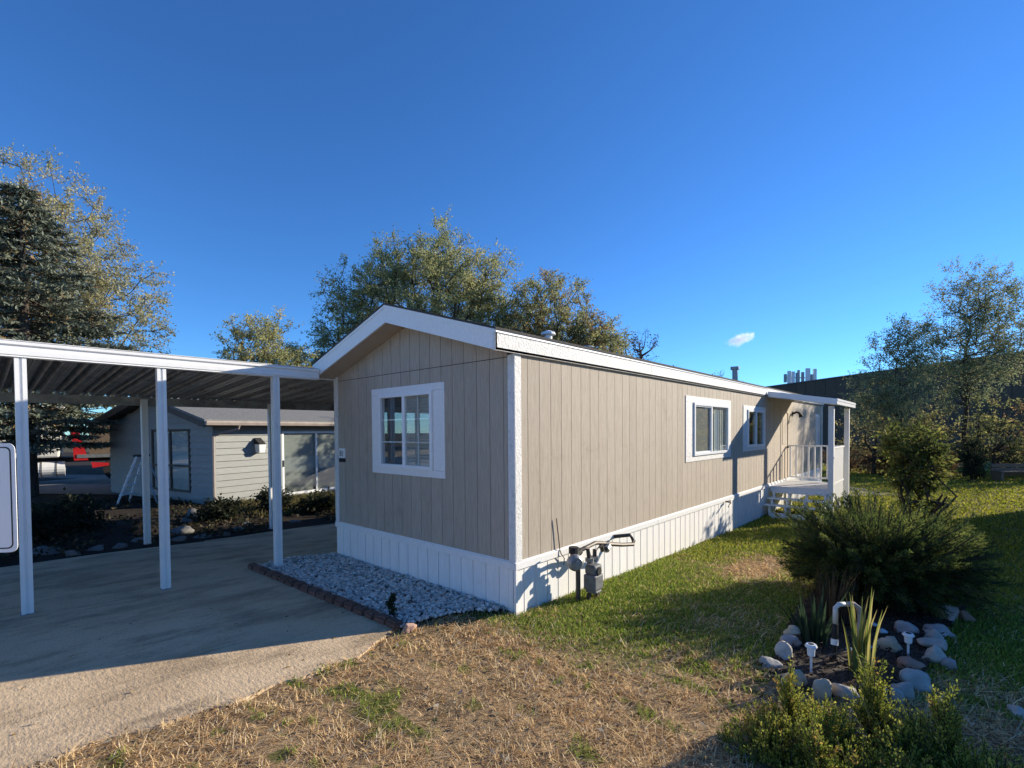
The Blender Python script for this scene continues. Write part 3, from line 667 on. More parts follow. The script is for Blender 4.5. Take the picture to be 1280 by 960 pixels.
for i, (x, y, w, h, mi, lb) in enumerate([
    (-.32, 9.6, .85, .50, 2, 'biggest boulder beside the corner of the grey house'),
    (-1.05, 7.75, .85, .32, 1, 'long low boulder seen between the two middle carport posts'),
    (-3.45, 7.55, .80, .30, 1, 'long pale boulder left of the left carport post'),
    (-3.00, 7.05, .75, .26, 0, 'low grey rock right of the left carport post'),
    (-2.45, 6.85, .50, .16, 0, 'flat rock near the foot of the left rear carport post'),
    (-2.15, 6.75, .45, .18, 4, 'small rock just left of the left rear carport post'),
    (-1.35, 6.80, .50, .17, 0, 'low rock right of the left rear carport post'),
    (-.93, 6.86, .50, .16, 2, 'flat tan rock in the middle of the rear driveway edge'),
    (-.25, 7.05, .40, .22, 2, 'rounded tan rock left of the right rear carport post'),
    (.1, 7.6, .42, .2, 0, 'grey rock behind the right rear carport post'),
    (-3.95, 7.15, .5, .24, 4, 'edging rock farthest left behind the street sign'),
    (-2.75, 6.62, .42, .2, 1, 'small edging rock directly right of the left carport post foot'),
    (-1.78, 7.05, .5, .24, 0, 'rough edging rock set back behind the left rear carport post'),
    (-.62, 6.72, .40, .18, 1, 'small grey edging rock between the middle and right front posts'),
    (.42, 7.0, .36, .2, 0, 'edging rock directly right of the right rear carport post'),
    (.95, 7.3, .4, .22, 2, 'tan edging rock nearest the corner of the mobile home'),
    (-.7, 8.7, .5, .34, 1, 'rounded rock between the biggest boulder and the long low boulder'),
    (.1, 9.3, .36, .24, 2, 'pale rock just right of the biggest boulder'),
    (.75, 10.3, .35, .22, 2, 'pale rock in front of the sliding glass door')]):
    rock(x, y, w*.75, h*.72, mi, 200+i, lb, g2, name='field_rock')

# ------------------------------------------------------------------ plants: builders
def leaf_quads(P, D, Ls, Ws, N=None):
    """diamond leaves: base P, direction D, length Ls, width Ws"""
    n = len(P)
    if N is None: N = rng.normal(0, 1, (n, 3))
    S = np.cross(D, N); S /= np.linalg.norm(S, axis=1, keepdims=True)+1e-9
    Ls = np.broadcast_to(Ls, n)[:, None]; Ws = np.broadcast_to(Ws, n)[:, None]
    mid = P + D*Ls*.5
    V = np.stack([P, mid+S*Ws*.5, P+D*Ls, mid-S*Ws*.5], 1).reshape(-1, 3)
    return V, np.arange(4*n).reshape(n, 4)
def unit(a): return a/(np.linalg.norm(a, axis=-1, keepdims=True)+1e-9)
def cones(P0, P1, R0, R1, k=5):
    D = unit(P1-P0); ref = np.where(np.abs(D[:, 2:3]) < .9, np.array([[0, 0, 1.]]), np.array([[1., 0, 0]]))
    A = unit(np.cross(D, ref)); B = np.cross(D, A); n = len(P0)
    th = np.arange(k)*2*np.pi/k; ring = A[:, None]*np.cos(th)[None, :, None]+B[:, None]*np.sin(th)[None, :, None]
    V = np.concatenate([P0[:, None]+ring*R0[:, None, None], P1[:, None]+ring*R1[:, None, None]], 1).reshape(-1, 3)
    i = np.arange(k); f = np.stack([i, (i+1) % k, k+(i+1) % k, k+i], -1)
    return V, (f[None]+2*k*np.arange(n)[:, None, None]).reshape(-1, 4)
def joinVF(parts):
    Vs, Fs, o = [], [], 0
    for V, F in parts: Vs.append(V); Fs.append(F+o); o += len(V)
    return np.concatenate(Vs), np.concatenate(Fs)
def skeleton(base, trunk, targets, tip_r, trunk_r, alpha=.35):
    pos = [np.array(p, float) for p in trunk]; par = [-1]+list(range(len(trunk)-1)); plen = [0.0]
    for i in range(1, len(pos)): plen.append(plen[-1]+np.linalg.norm(pos[i]-pos[i-1]))
    order = np.argsort(np.linalg.norm(targets-pos[-1], axis=1)); tips = np.zeros(len(targets), int)
    A = np.array(pos); PL = np.array(plen)
    mn = min(2, len(trunk)-1)
    for t in order:
        T = targets[t]; d = np.linalg.norm(A-T, axis=1); cost = d + alpha*PL + np.where(A[:, 2] > T[2]+.2, 1.0*d, 0); cost[:mn] += 5
        j = int(np.argmin(cost)); a = A[j]; dist = d[j]; ns = max(1, int(dist/.55)); prev = j; new = []
        for s in range(1, ns+1):
            u = s/ns; p = a + (T-a)*u; p = p + np.array((0, 0, -.10*dist*math.sin(math.pi*u)*.6)) + (rng.normal(0, .05*dist**.5, 3)*(.6 if s < ns else 0))
            new.append(p); par.append(prev); plen.append(plen[prev]+dist/ns); pos.append(p); prev = len(pos)-1
        A = np.concatenate([A, np.array(new)]); PL = np.array(plen); tips[t] = prev
    n = len(pos); cnt = np.zeros(n)
    cnt[tips] += 1
    for i in range(n-1, 0, -1):
        if par[i] >= 0: cnt[par[i]] += cnt[i]
    rad = tip_r*np.maximum(cnt, 1)**.47; rad *= 1.0; rad = np.minimum(rad, trunk_r)
    rad[:len(trunk)] = np.maximum(rad[:len(trunk)], np.linspace(trunk_r, trunk_r*.55, len(trunk)))
    par = np.array(par); i = np.arange(1, n)
    i = i[par[1:] >= 0]
    return A[par[i]], A[i], rad[par[i]], rad[i], tips, A
def in_ellipsoids(ells, n, shell=.55):
    vol = np.array([e[3]*e[4]*e[5] for e in ells]); vol = vol/vol.sum(); out = []
    for e, v in zip(ells, vol):
        m_ = max(1, int(round(n*v))); d = unit(rng.normal(0, 1, (m_, 3))); r = rng.uniform(0, 1, (m_, 1))**shell
        out.append(np.array(e[:3])+d*r*np.array(e[3:]))
    return np.concatenate(out)
def palette(n, cols, w):
    c = np.array(cols)[rng.choice(len(cols), n, p=np.array(w)/sum(w))]; return c
def tree(name, label, cat, base, ells, ncl, twigs, lpt, twl, leaf, cols, weights, trunk_r=.2, tip_r=.012, bark=None, group=None,
         trunk_top=None, droop=.25, outward=.9, bare=0.0, stems=1, alpha=.35, lname='crown', shell=.5, far=1.0):
    if far != 1.0:                               # same tree set farther back and larger
        base = (CAM[0]+(base[0]-CAM[0])*far, CAM[1]+(base[1]-CAM[1])*far, base[2])
        ells = [(e[0]*far, e[1]*far, e[2]*far-2.0*(far-1), e[3]*far, e[4]*far, e[5]*far) for e in ells]
        twl *= far; leaf *= far*.92; trunk_r *= far; tip_r *= far
        if trunk_top is not None: trunk_top = tuple(t_*far for t_ in trunk_top)
    base = np.array(base, float); root = thing(name, base, label, cat, group=group)
    T = in_ellipsoids([(base[0]+e[0], base[1]+e[1], base[2]+e[2], e[3], e[4], e[5]) for e in ells], ncl, shell)
    cen = np.mean([(base[0]+e[0], base[1]+e[1], base[2]+e[2]) for e in ells], axis=0)
    tt = np.array(trunk_top) + base if trunk_top is not None else base + (cen-base)*.62
    parts = []; tips_p = []
    groups = [T] if stems == 1 else [T[i::stems] for i in range(stems)]
    for si, Tg in enumerate(groups):
        ns = max(3, int(np.linalg.norm(tt-base)/.6)); off = np.zeros(3) if stems == 1 else np.append(unit(rng.normal(0, 1, 2))*(.10+.05*si), 0)
        top = tt + off*2.2
        tr = [base+off + (top-base-off)*u + np.append(rng.normal(0, .05, 2)*(u > 0)*np.linalg.norm(top-base)*.12, 0) - np.array((0, 0, .15))*(u == 0) for u in np.linspace(0, 1, ns+1)]
        P0, P1, R0, R1, tips, A = skeleton(base, tr, Tg, tip_r, trunk_r, alpha)
        parts.append(cones(P0, P1, R0, R1, 6)); tips_p.append(A[tips])
    TP = np.concatenate(tips_p); n = len(TP)
    # twigs
    nt_ = n*twigs; S = np.repeat(TP, twigs, 0) + rng.normal(0, .10*twl, (nt_, 3)); out = unit(S-cen)
    D = unit(out*outward + rng.normal(0, .75, (nt_, 3)) + np.array((0, 0, .25))); Lt = twl*rng.uniform(.5, 1.25, nt_)
    E = S + D*Lt[:, None] + np.array((0, 0, -1))*(droop*Lt*rng.uniform(.2, 1, nt_))[:, None]
    parts.append(cones(S, E, np.full(nt_, tip_r*.55), np.full(nt_, tip_r*.2), 3))
    V, F = joinVF(parts); np_mesh('trunk', V, F, 4, bark or M_bark, root, org=base, smooth=True)
    keep = rng.uniform(size=nt_) > bare
    ti = np.repeat(np.arange(nt_)[keep], lpt); m_ = len(ti)
    u = rng.uniform(.1, 1.05, (m_, 1)); P = S[ti] + (E[ti]-S[ti])*u + rng.normal(0, .07*twl, (m_, 3))
    LD = unit(unit(E[ti]-S[ti])*.6 + rng.normal(0, .7, (m_, 3)) + np.array((0, 0, -.35)))
    ls = leaf*rng.uniform(.6, 1.3, m_)
    V, F = leaf_quads(P, LD, ls, ls*.55)
    cl_ = palette(n, cols, weights); tc = cl_[np.repeat(np.arange(n), twigs)]*.6 + palette(nt_, cols, weights)*.4
    C_ = tc[ti]*rng.uniform(.65, 1.35, (m_, 1)); np_mesh(lname, V, F, 4, M_leaf, root, col=C_, org=base)
    return root
ELM = [(.36, .38, .17), (.47, .44, .18), (.28, .31, .16), (.55, .48, .19), (.41, .41, .24)]
tree('elm_tree', 'large spreading elm with yellow green leaves behind the home peak', 'tree', (11.9, 16.1, -.1), [(.2, .1, 7.6, 3.9, 3.9, 4.0), (-2.2, 2.4, 8.2, 2.3, 2.3, 2.3), (-3.7, 4.1, 5.2, 1.6, 1.6, 1.5), (-3.0, 3.3, 6.2, 2.4, 2.4, 2.2), (2.0, -1.4, 6.6, 2.6, 2.6, 3.0), (0.3, -.3, 10.4, 2.3, 2.3, 2.0), (-1.4, 1.5, 9.6, 1.9, 1.9, 1.9), (1.9, -2.0, 9.2, 1.7, 1.7, 2.2)],
     900, 8, 20, .72, .105, ELM, (4, 2, 4, 1.5, 2), .34, .011, trunk_top=(0, 0, 3.2), far=1.36)
tree('elm_tree', 'rounded olive and rust tinted tree behind the long roof', 'tree', (15.9, 11.6, -.1), [(0, 0, 6.9, 2.6, 2.6, 2.8), (1.2, -1.2, 5.4, 2.6, 2.6, 2.4), (-1.1, 1.0, 6.0, 1.9, 1.9, 2.4)],
     560, 8, 19, .68, .105, ELM[:3]+[(.30, .185, .085), (.23, .20, .10)], (3, 2, 3, 2, 2), .26, .011, trunk_top=(0, 0, 2.6), far=1.36)
tree('poplar_tree', 'small dull yellow tree seen above the carport roof', 'tree', (7.2, 25.0, 0), [(0, 0, 5.8, 2.2, 2.2, 2.9), (-1.6, 1.7, 4.4, 2.0, 2.0, 1.8), (1.2, -1.4, 4.2, 2.0, 2.0, 2.2)],
     320, 8, 15, .7, .125, ELM+[(.36, .33, .13)], (2, 3, 2, 1.5, 2, 2), .22, .011, far=.91)
tree('plum_tree', 'low dark leaved tree just left of the home roof peak', 'tree', (7.4, 16.4, 0), [(0, 0, 3.9, 1.2, 1.2, 1.0), (-.5, .6, 4.5, .8, .8, .7)],
     70, 7, 9, .45, .10, [(.02, .022, .014), (.03, .024, .015)], (1, 1), .12, .012, far=1.4)
tree('bare_tree', 'dark nearly leafless tree poking above the far roof line', 'tree', (16.3, 6.9, -.2), [(0, 0, 5.2, 1.0, 1.0, 1.5), (.6, -.5, 4.5, 1.1, 1.1, .8)],
     70, 5, 4, .5, .09, [(.055, .03, .025), (.035, .025, .02)], (1, 1), .16, .014, bare=.35, trunk_top=(0, 0, 4.2))
tree('plum_tree', 'low reddish purple tree behind the mushroom roof vent', 'tree', (12.9, 8.3, -.2), [(0, 0, 4.7, 1.3, 1.3, .9), (.6, -.5, 4.4, .9, .9, .8)],
     80, 7, 8, .45, .10, [(.07, .03, .025), (.05, .028, .025), (.06, .05, .03)], (2, 1, 1), .12, .012)
tree('bare_tree', 'thin twiggy treetop left of the flue pipe', 'tree', (27.0, 7.2, -.2), [(0, 0, 4.6, 1.1, 1.1, .9)],
     40, 5, 4, .5, .10, [(.05, .04, .03)], (1,), .1, .014, bare=.2)
tree('willow_tree', 'tall pale yellow willow towering behind the blue spruce', 'tree', (-2.3, 28.3, 0), [(0, 0, 10.5, 4.3, 4.3, 4.1), (2.0, -2.2, 7.8, 3.5, 3.5, 3.5), (-2.5, 2.8, 9, 4, 4, 3.8), (3.1, -3.6, 4.8, 1.9, 1.9, 2.6)],
     700, 8, 20, .8, .105, [(.40, .38, .20), (.32, .33, .19), (.46, .41, .20), (.48, .44, .30)], (3, 3, 2, 2), .4, .012, bark=M_barkgrey, trunk_top=(0, 0, 5))
# right-hand trees in front of the dark building
DRY = [(.27, .30, .15), (.20, .24, .14), (.32, .30, .15), (.38, .33, .16)]
tree('elm_tree', 'tallest thin leaved tree standing before the dark building', 'tree', (25.2, -3.9, -.2), [(0, 0, 6.7, 1.9, 1.9, 2.6), (.9, -1.0, 6.0, 2.0, 2.0, 2.3), (-.4, .4, 4.6, 1.9, 1.9, 1.7)],
     360, 8, 13, .6, .075, DRY, (3, 3, 1, .6), .10, .005, trunk_top=(0, 0, 5.6), droop=.05, outward=1.0)
tree('elm_tree', 'shorter thin leaved tree left of the tallest one', 'tree', (21.6, -1.9, -.2), [(0, 0, 5.0, 1.15, 1.15, 1.5), (-.4, .4, 3.4, 1.4, 1.4, 1.3)],
     200, 8, 13, .5, .07, DRY, (3, 3, 1, .6), .07, .0045, trunk_top=(0, 0, 3.8), droop=.05)
for i, (x, y, hh, w, lb, cols) in enumerate([
    (23.9, -.9, 3.4, 1.7, 'yellowing scrub tree right of the porch posts', [(.42, .35, .13), (.32, .28, .12), (.22, .21, .09)]),
    (24.6, -2.6, 3.0, 1.5, 'olive scrub tree behind the leafy lilac', [(.34, .32, .12), (.25, .24, .10), (.18, .18, .08)]),
    (25.6, -4.9, 3.6, 1.6, 'tangled green scrub tree under the tallest tree', [(.29, .31, .11), (.20, .22, .09), (.34, .28, .11)]),
    (26.8, -7.0, 4.2, 1.6, 'rust brown leaved tree at the right edge of the view', [(.50, .30, .13), (.36, .22, .10), (.24, .18, .09)])]):
    tree('scrub_tree', lb, 'tree', (x, y, -.2), [(0, 0, hh*.62, w, w, hh*.42), (.3, -.4, hh*.35, w*1.1, w*1.1, hh*.3)], 100, 7, 6, .55, .10, cols, (2, 2, 1), .09, .010, group='scrub trees along the dark building', stems=2)
for i, (x, y, w, hh, lb) in enumerate([(25.0, .4, 1.0, 1.1, 'brown dead brush just right of the far porch post'), (24.4, -1.2, 1.0, .9, 'low brown brush behind the lilac'), (26.0, -2.9, 1.1, 1.0, 'dark brush at the foot of the tallest tree'), (27.5, -5.8, 1.2, 1.2, 'orange brown brush beside the wooden bench')]):
    tree('brush', lb, 'shrub', (x, y, -.2), [(0, 0, hh*.55, w, w, hh*.5)], 70, 7, 6, .4, .09, [(.19, .11, .06), (.11, .08, .05), (.26, .15, .07)] if i != 3 else [(.25, .14, .06), (.16, .10, .05), (.10, .07, .04)], (2, 2, 1), .03, .008, group='brush along the dark building', stems=3)
tree('evergreen_shrub', 'small dark pointed evergreen on the far lawn', 'shrub', (22.6, -4.05, -.2), [(0, 0, .85, .42, .42, .75)], 60, 8, 8, .22, .07, [(.02, .035, .02), (.03, .045, .025)], (1, 1), .05, .006)
tree('lilac_shrub', 'leafy green multi stemmed lilac beside the sunlit lawn', 'shrub', (10.9, -2.75, -.2), [(0, 0, 1.35, .52, .52, .85), (.1, -.1, .7, .46, .46, .5), (-.15, .2, 1.75, .40, .40, .6), (.2, -.25, 1.5, .40, .40, .55)],
     125, 6, 6, .27, .10, [(.13, .16, .042), (.18, .20, .05), (.085, .11, .033), (.32, .29, .08)], (3, 2, 3, 1), .03, .007, stems=6, droop=.1, trunk_top=(0, 0, .6), lname='foliage')
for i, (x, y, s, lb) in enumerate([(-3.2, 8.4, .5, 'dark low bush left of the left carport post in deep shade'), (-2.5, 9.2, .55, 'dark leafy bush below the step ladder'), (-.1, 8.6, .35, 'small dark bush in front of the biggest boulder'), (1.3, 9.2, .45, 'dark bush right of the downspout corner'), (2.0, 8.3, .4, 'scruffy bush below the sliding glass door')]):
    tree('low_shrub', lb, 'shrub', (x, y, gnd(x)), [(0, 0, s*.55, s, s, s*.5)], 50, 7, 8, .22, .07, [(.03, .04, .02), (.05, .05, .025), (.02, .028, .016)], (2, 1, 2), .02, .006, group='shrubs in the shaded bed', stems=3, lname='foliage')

# blue spruce
def spruce(base, H, Rb, label):
    base = np.array(base, float); root = thing('blue_spruce', base, label, 'tree')
    parts = [cones(np.array([base+(0, 0, -.2)]), np.array([base+(0, 0, H)]), np.array([.22]), np.array([.02]), 10)]
    P, D, Ls, Cs = [], [], [], []; z = 1.75; B0, B1, r0, r1 = [], [], [], []
    while z < H-.15:
        f = 1-(z-1.0)/(H-1.0); Lb = Rb*(f**.82)*min(1.0, .50+.5*max(0, z-1.75)/2.2)
        nbr = 9 if z < 4 else 8
        for k in range(nbr):
            th = rng.uniform(0, 6.28); l = Lb*rng.uniform(.72, 1.12)+.12; dz = -.12*l + .05*rng.normal()
            d0 = np.array((math.cos(th), math.sin(th), 0)); s = base+(0, 0, z)
            us = np.linspace(0, 1, 6); pts = s + d0*l*us[:, None] + np.array((0, 0, 1))*(dz*1.6*us - .0*us + .35*abs(dz)*us**3*2)[:, None]
            for a_, b_ in zip(pts[:-1], pts[1:]): B0.append(a_); B1.append(b_); r0.append(.03*(1-.1)); r1.append(.02)
            n = int(26*l+6); u = rng.uniform(.12, 1.0, n)**.75
            bp = s + d0*l*u[:, None] + np.array((0, 0, 1))*(dz*1.6*u + .7*abs(dz)*u**3)[:, None]
            side = np.array((-d0[1], d0[0], 0)); sl = rng.uniform(-1, 1, n)*(.5*l*(1-u)*.75+.10)
            q = bp + side*sl[:, None] + d0*(np.abs(sl)*.45)[:, None] + np.array((0, 0, -1))*(np.abs(sl)*.22)[:, None]
            dd = unit(d0*.7 + side*np.sign(sl)[:, None]*.6 + np.array((0, 0, .02)) + rng.normal(0, .25, (n, 3)))
            kk = 6; q = np.repeat(q, kk, 0); dd = np.repeat(dd, kk, 0)
            P.append(q + dd*rng.uniform(-.12, .1, (len(q), 1))); D.append(unit(dd + rng.normal(0, .55, (len(q), 3))))
            Ls.append(rng.uniform(.10, .19, len(q)))
            t = rng.uniform(.55, 1.3, n); base_c = np.array((.165, .19, .145))*t[:, None]; br_ = rng.uniform(size=n) < .05; base_c[br_] = (.26, .17, .08)
            Cs.append(np.repeat(base_c, kk, 0)*rng.uniform(.75, 1.25, (n*kk, 1)))
        z += rng.uniform(.20, .30)
    parts.append(cones(np.array(B0), np.array(B1), np.array(r0), np.array(r1), 4))
    V, F = joinVF(parts); np_mesh('trunk', V, F, 4, M_bark, root, org=base)
    P = np.concatenate(P); D = np.concatenate(D); Ls = np.concatenate(Ls); V, F = leaf_quads(P, D, Ls, .045)
    np_mesh('crown', V, F, 4, M_needle, root, col=np.concatenate(Cs), org=base); return root
spruce((-2.55, 17.2, .07), 9.4, 4.1, 'big blue spruce with drooping branches left of the grey house')

def spray_bush(name, label, base, n, rx, ry, h, cols, leaves, ln, seglen=.5, up_=.55):
    base = np.array(base, float); root = thing(name, base, label, 'shrub'); B = []
    P, D, Ls, C_ = [], [], [], []
    for i in range(n):
        th = rng.uniform(0, 6.28); el = abs(rng.normal(0, 1)); el = min(el*.5, 1.35)
        d = np.array((math.cos(th)*math.cos(el)*rx, math.sin(th)*math.cos(el)*ry, math.sin(el)*h*1.05+.12*h))*(1+.24*math.sin(min(2*el, 3.1))**2); l = rng.uniform(.62, 1.02)
        s = base + np.array((rng.normal(0, .10), rng.normal(0, .10), .03)); e = s + d*l
        us = np.linspace(0, 1, 6)[:, None]; pts = s + (e-s)*us + np.array((0, 0, 1))*(.16*np.sin(us*np.pi)*np.linalg.norm(d)*(1-el/1.5)) + np.array((0, 0, .03))*us**3
        B.append((pts[:-1], pts[1:]))
        m_ = leaves; u = rng.uniform(.35, 1.06, m_); idx = np.clip((u*5).astype(int), 0, 4); f = u*5-idx
        bp = pts[idx] + (pts[idx+1]-pts[idx])*f[:, None]; dr = unit(pts[idx+1]-pts[idx])
        side = unit(rng.normal(0, 1, (m_, 3))); wd = .16*(1.15-u)*1.3
        q = bp + side*(wd*rng.uniform(0, 1, m_))[:, None]
        dd = unit(dr + side*.55 + np.array((0, 0, .10)) + rng.normal(0, .2, (m_, 3)))
        P.append(q); D.append(dd); Ls.append(ln*rng.uniform(.6, 1.3, m_))
        c = np.array(cols)[rng.integers(len(cols))]*rng.uniform(.65, 1.25); C_.append(np.repeat(c[None], m_, 0)*rng.uniform(.7, 1.3, (m_, 1)))
    P0 = np.concatenate([b_[0] for b_ in B]); P1 = np.concatenate([b_[1] for b_ in B])
    V, F = cones(P0, P1, np.full(len(P0), .008), np.full(len(P0), .006), 3); np_mesh('stems', V, F, 4, M_bark, root, org=base)
    P = np.concatenate(P); V, F = leaf_quads(P, np.concatenate(D), np.concatenate(Ls), ln*.22)
    np_mesh('foliage', V, F, 4, M_scale, root, col=np.concatenate(C_), org=base); return root
spray_bush('juniper_shrub', 'big spreading dark green juniper at the back of the flower bed', (3.28, -2.75, -.08), 1050, .86, .88, .92,
           [(.10, .135, .038), (.075, .105, .033), (.16, .185, .05), (.055, .08, .03)], 270, .040)
# clipped evergreen hedge at the bottom of the view: upright sprigs
def hedge(label, base, blobs, n):
    base = np.array(base, float); root = thing('evergreen_hedge', base, label, 'hedge'); P, D, Ls, C_, S0, S1 = [], [], [], [], [], []
    for (bx, by, bz, rx, ry, rz_, w) in blobs:
        for i in range(int(n*w)):
            d = unit(rng.normal(0, 1, 3)); d[2] = abs(d[2]); r = rng.uniform(.35, 1)**.5
            s = base + np.array((bx+d[0]*rx*r, by+d[1]*ry*r, bz+d[2]*rz_*r)); g = unit(np.array((d[0]*.45, d[1]*.45, 1.0))+rng.normal(0, .16, 3)); l = rng.uniform(.06, .17)
            S0.append(s-g*.10); S1.append(s+g*l); m_ = 44; u = rng.uniform(-.6, 1.0, m_)
            side = unit(rng.normal(0, 1, (m_, 3))); q = s + g*(l*u)[:, None] + side*.006; P.append(q)
            D.append(unit(g*.9 + side*.75)); Ls.append(rng.uniform(.012, .026, m_))
            c = np.array([(.27, .30, .05), (.16, .20, .036), (.44, .43, .085), (.46, .31, .08)])[rng.choice(4, p=[.4, .3, .24, .06])]
            C_.append(c[None]*rng.uniform(.65, 1.35, (m_, 1)))
    V, F = cones(np.array(S0), np.array(S1), np.full(len(S0), .003), np.full(len(S0), .0015), 3); np_mesh('stems', V, F, 4, M_bark, root, org=base)
    V, F = leaf_quads(np.concatenate(P), np.concatenate(D), np.concatenate(Ls), .0085); np_mesh('foliage', V, F, 4, M_scale, root, col=np.concatenate(C_), org=base); return root
hedge('yellow green clipped evergreen shrub in the bottom right foreground', (-.35, -2.92, .0),
      [(-.16, .14, -.06, .38, .27, .24, .27), (-.42, -.28, -.05, .40, .36, .25, .26), (-.32, .36, -.06, .24, .22, .19, .10), (.11, -.13, .10, .07, .07, .38, .055), (.02, -.32, .0, .20, .17, .24, .10), (-.06, -.58, -.03, .25, .23, .23, .12), (.03, -.44, .2, .06, .06, .22, .03), (-.05, .28, .16, .04, .04, .20, .02), (-.5, .05, .1, .05, .05, .2, .02)], 1650)

# blade plants in the bed
def blades(name, label, base, n, h, w, spread, cols, cat='plant', lean=.25, mt=None, part=None):
    base = np.array(base, float); V, F, C_ = [], [], []
    for i in range(n):
        th = rng.uniform(0, 6.28); r = spread*rng.uniform(0, 1); b_ = base + np.array((math.cos(th)*r, math.sin(th)*r, 0)); l = h*rng.uniform(.6, 1.1); d = np.array((math.cos(th), math.sin(th), 0))
        sd_ = np.array((-math.sin(th+.7), math.cos(th+.7), 0)); ln = lean*rng.uniform(.2, 1.3); k0 = len(V)
        for u in (0, .4, .75, 1.0):
            p = b_ + d*ln*l*u**1.8 + np.array((0, 0, l*u*(1-.12*ln*u))); ww = w*(1-u**2.2)*(.8+.4*u*(1-u)) + .0005
            V.append(p+sd_*ww*.5); V.append(p-sd_*ww*.5)
        c = np.array(cols)[rng.integers(len(cols))]*rng.uniform(.75, 1.25)
        for j in range(3): F.append((k0+2*j, k0+2*j+1, k0+2*j+3, k0+2*j+2)); C_.append(c)
    o = np_mesh(name, np.array(V), np.array(F), 4, mt or M_grass, None, col=np.array(C_), org=base); o.location = base
    return tag(o, label, cat)
blades('yucca_plant', 'spiky yellow green yucca lit by the sun in the flower bed', (.86, -2.86, 0), 34, .62, .030, .09, [(.22, .26, .06), (.32, .31, .08), (.14, .18, .05), (.40, .35, .13)], lean=.16)
blades('iris_plant', 'dark green broad leaved iris left of the white pipe arch', (1.22, -2.50, -.03), 22, .50, .042, .14, [(.03, .055, .03), (.04, .07, .035)], lean=.35)
blades('iris_plant', 'low dark strappy clump at the left rim behind the flat pale rock', (1.5, -2.42, -.03), 30, .28, .030, .16, [(.03, .045, .022), (.045, .06, .03)], lean=.8)
blades('dry_grass_clump', 'tall dead brown grass in front of the juniper', (1.95, -2.50, -.05), 150, .58, .010, .26, [(.10, .065, .04), (.065, .045, .03), (.13, .09, .05)], lean=.30)
blades('thin_stalk_plant', 'thin pale stalks rising between the yucca and the hedge', (.55, -2.93, 0), 7, .50, .012, .04, [(.20, .20, .08), (.14, .15, .06)], lean=.3)
tree('conifer_seedling', 'tiny green conifer seedling at the edge of the white gravel', 'seedling', (-.98, .80, gnd(-1)+.02), [(0, 0, .13, .035, .035, .13)], 24, 8, 6, .035, .020, [(.035, .05, .03), (.05, .07, .035)], (1, 1), .006, .002)

# solar lights
def solar(x, y, h, label):
    z = gnd(x); t = thing('solar_light', (x, y, z), label, 'solar light', group='solar stake lights in the flower bed'); O = t.location
    q = MB(O); q.tube([(x, y, z-.05), (x, y, z+h*.62)], .0085, 8); q.build('stake', M_metalwhite, t)
    q = MB(O); q.tube([(x, y, z+h*.58), (x, y, z+h*.64), (x, y, z+h*.9)], [.012, .026, .030], 12); q.build('lens', M_signface, t)
    q = MB(O); q.tube([(x, y, z+h*.9), (x, y, z+h*.93), (x, y, z+h)], [.042, .044, .034], 14); q.build('cap', M_metalwhite, t)
    q = MB(O); q.tube([(x, y, z+h), (x, y, z+h+.003)], .020, 10); q.build('solar_cell', M_black, t)
solar(.58, -2.58, .25, 'solar stake light behind the angular tan rock')
solar(1.50, -3.13, .22, 'solar stake light in front of the pyramid shaped rock')
# white pipe arch
wp = thing('pipe_arch', (.85, -2.72, 0), 'white and dark bent garden pipe arch among the iris leaves', 'garden pipe'); WO = wp.location
q = MB(WO); q.tube([(.98, -2.68, .30), (.99, -2.68, .43), (1.02, -2.70, .455), (1.06, -2.735, .455)], .019, 10); q.build('white_elbow', M_galvwhite, wp, smooth=True)
q = MB(WO); q.tube([(1.06, -2.735, .455), (1.12, -2.79, .45), (1.15, -2.82, .42), (1.15, -2.83, .28), (1.13, -2.84, -.03)], .020, 10); q.build('lavender_elbow', M_rock[4], wp, smooth=True)
q = MB(WO); q.tube([(.95, -2.68, -.05), (.96, -2.68, .14)], .018, 8); q.tube([(.97, -2.68, .17), (.98, -2.68, .30)], .024, 8); q.build('dark_stake', M_black, wp)
q = MB(WO); q.tube([(.955, -2.68, .13), (.965, -2.68, .175)], .028, 10); q.build('collar', M_metalwhite, wp)
q = MB(); q.tube([(.80, -2.66, .09), (1.0, -2.80, .10), (1.1, -2.84, .11)], .008, 6)
tag(q.build('stick', M_wood), 'thin tan stick lying across the flower bed soil', 'stick')
for i, (x, y, z, s, lb) in enumerate([(1.90, -2.86, .10, .07, 'pale blue garden pebble highest behind the yucca'), (1.85, -2.93, .07, .075, 'pale blue garden pebble in the middle behind the yucca'), (1.72, -2.98, .05, .08, 'flat turquoise pebble on the rounded dark rock'), (1.45, -2.87, .02, .075, 'white pebble right beside the yucca leaves'), (1.3, -2.74, .02, .07, 'white pebble inside the pipe arch')]):
    me = rock_mesh('pebble', s*.6, s*.5, s*.35, 300+i, M_rock[1] if i != 3 else M_signface, .1, sub=2); me.materials.clear(); me.materials.append(MATS.get('pebble_blue') or mat('pebble_blue', (.45, .58, .62), (.35, .46, .50), 6, .5))
    o = link(bpy.data.objects.new('pebble', me)); o.location = (x, y, gnd(x)+z); o.rotation_euler = (0, 0, i*.8); tag(o, lb, 'pebble', 'pale pebbles in the flower bed')

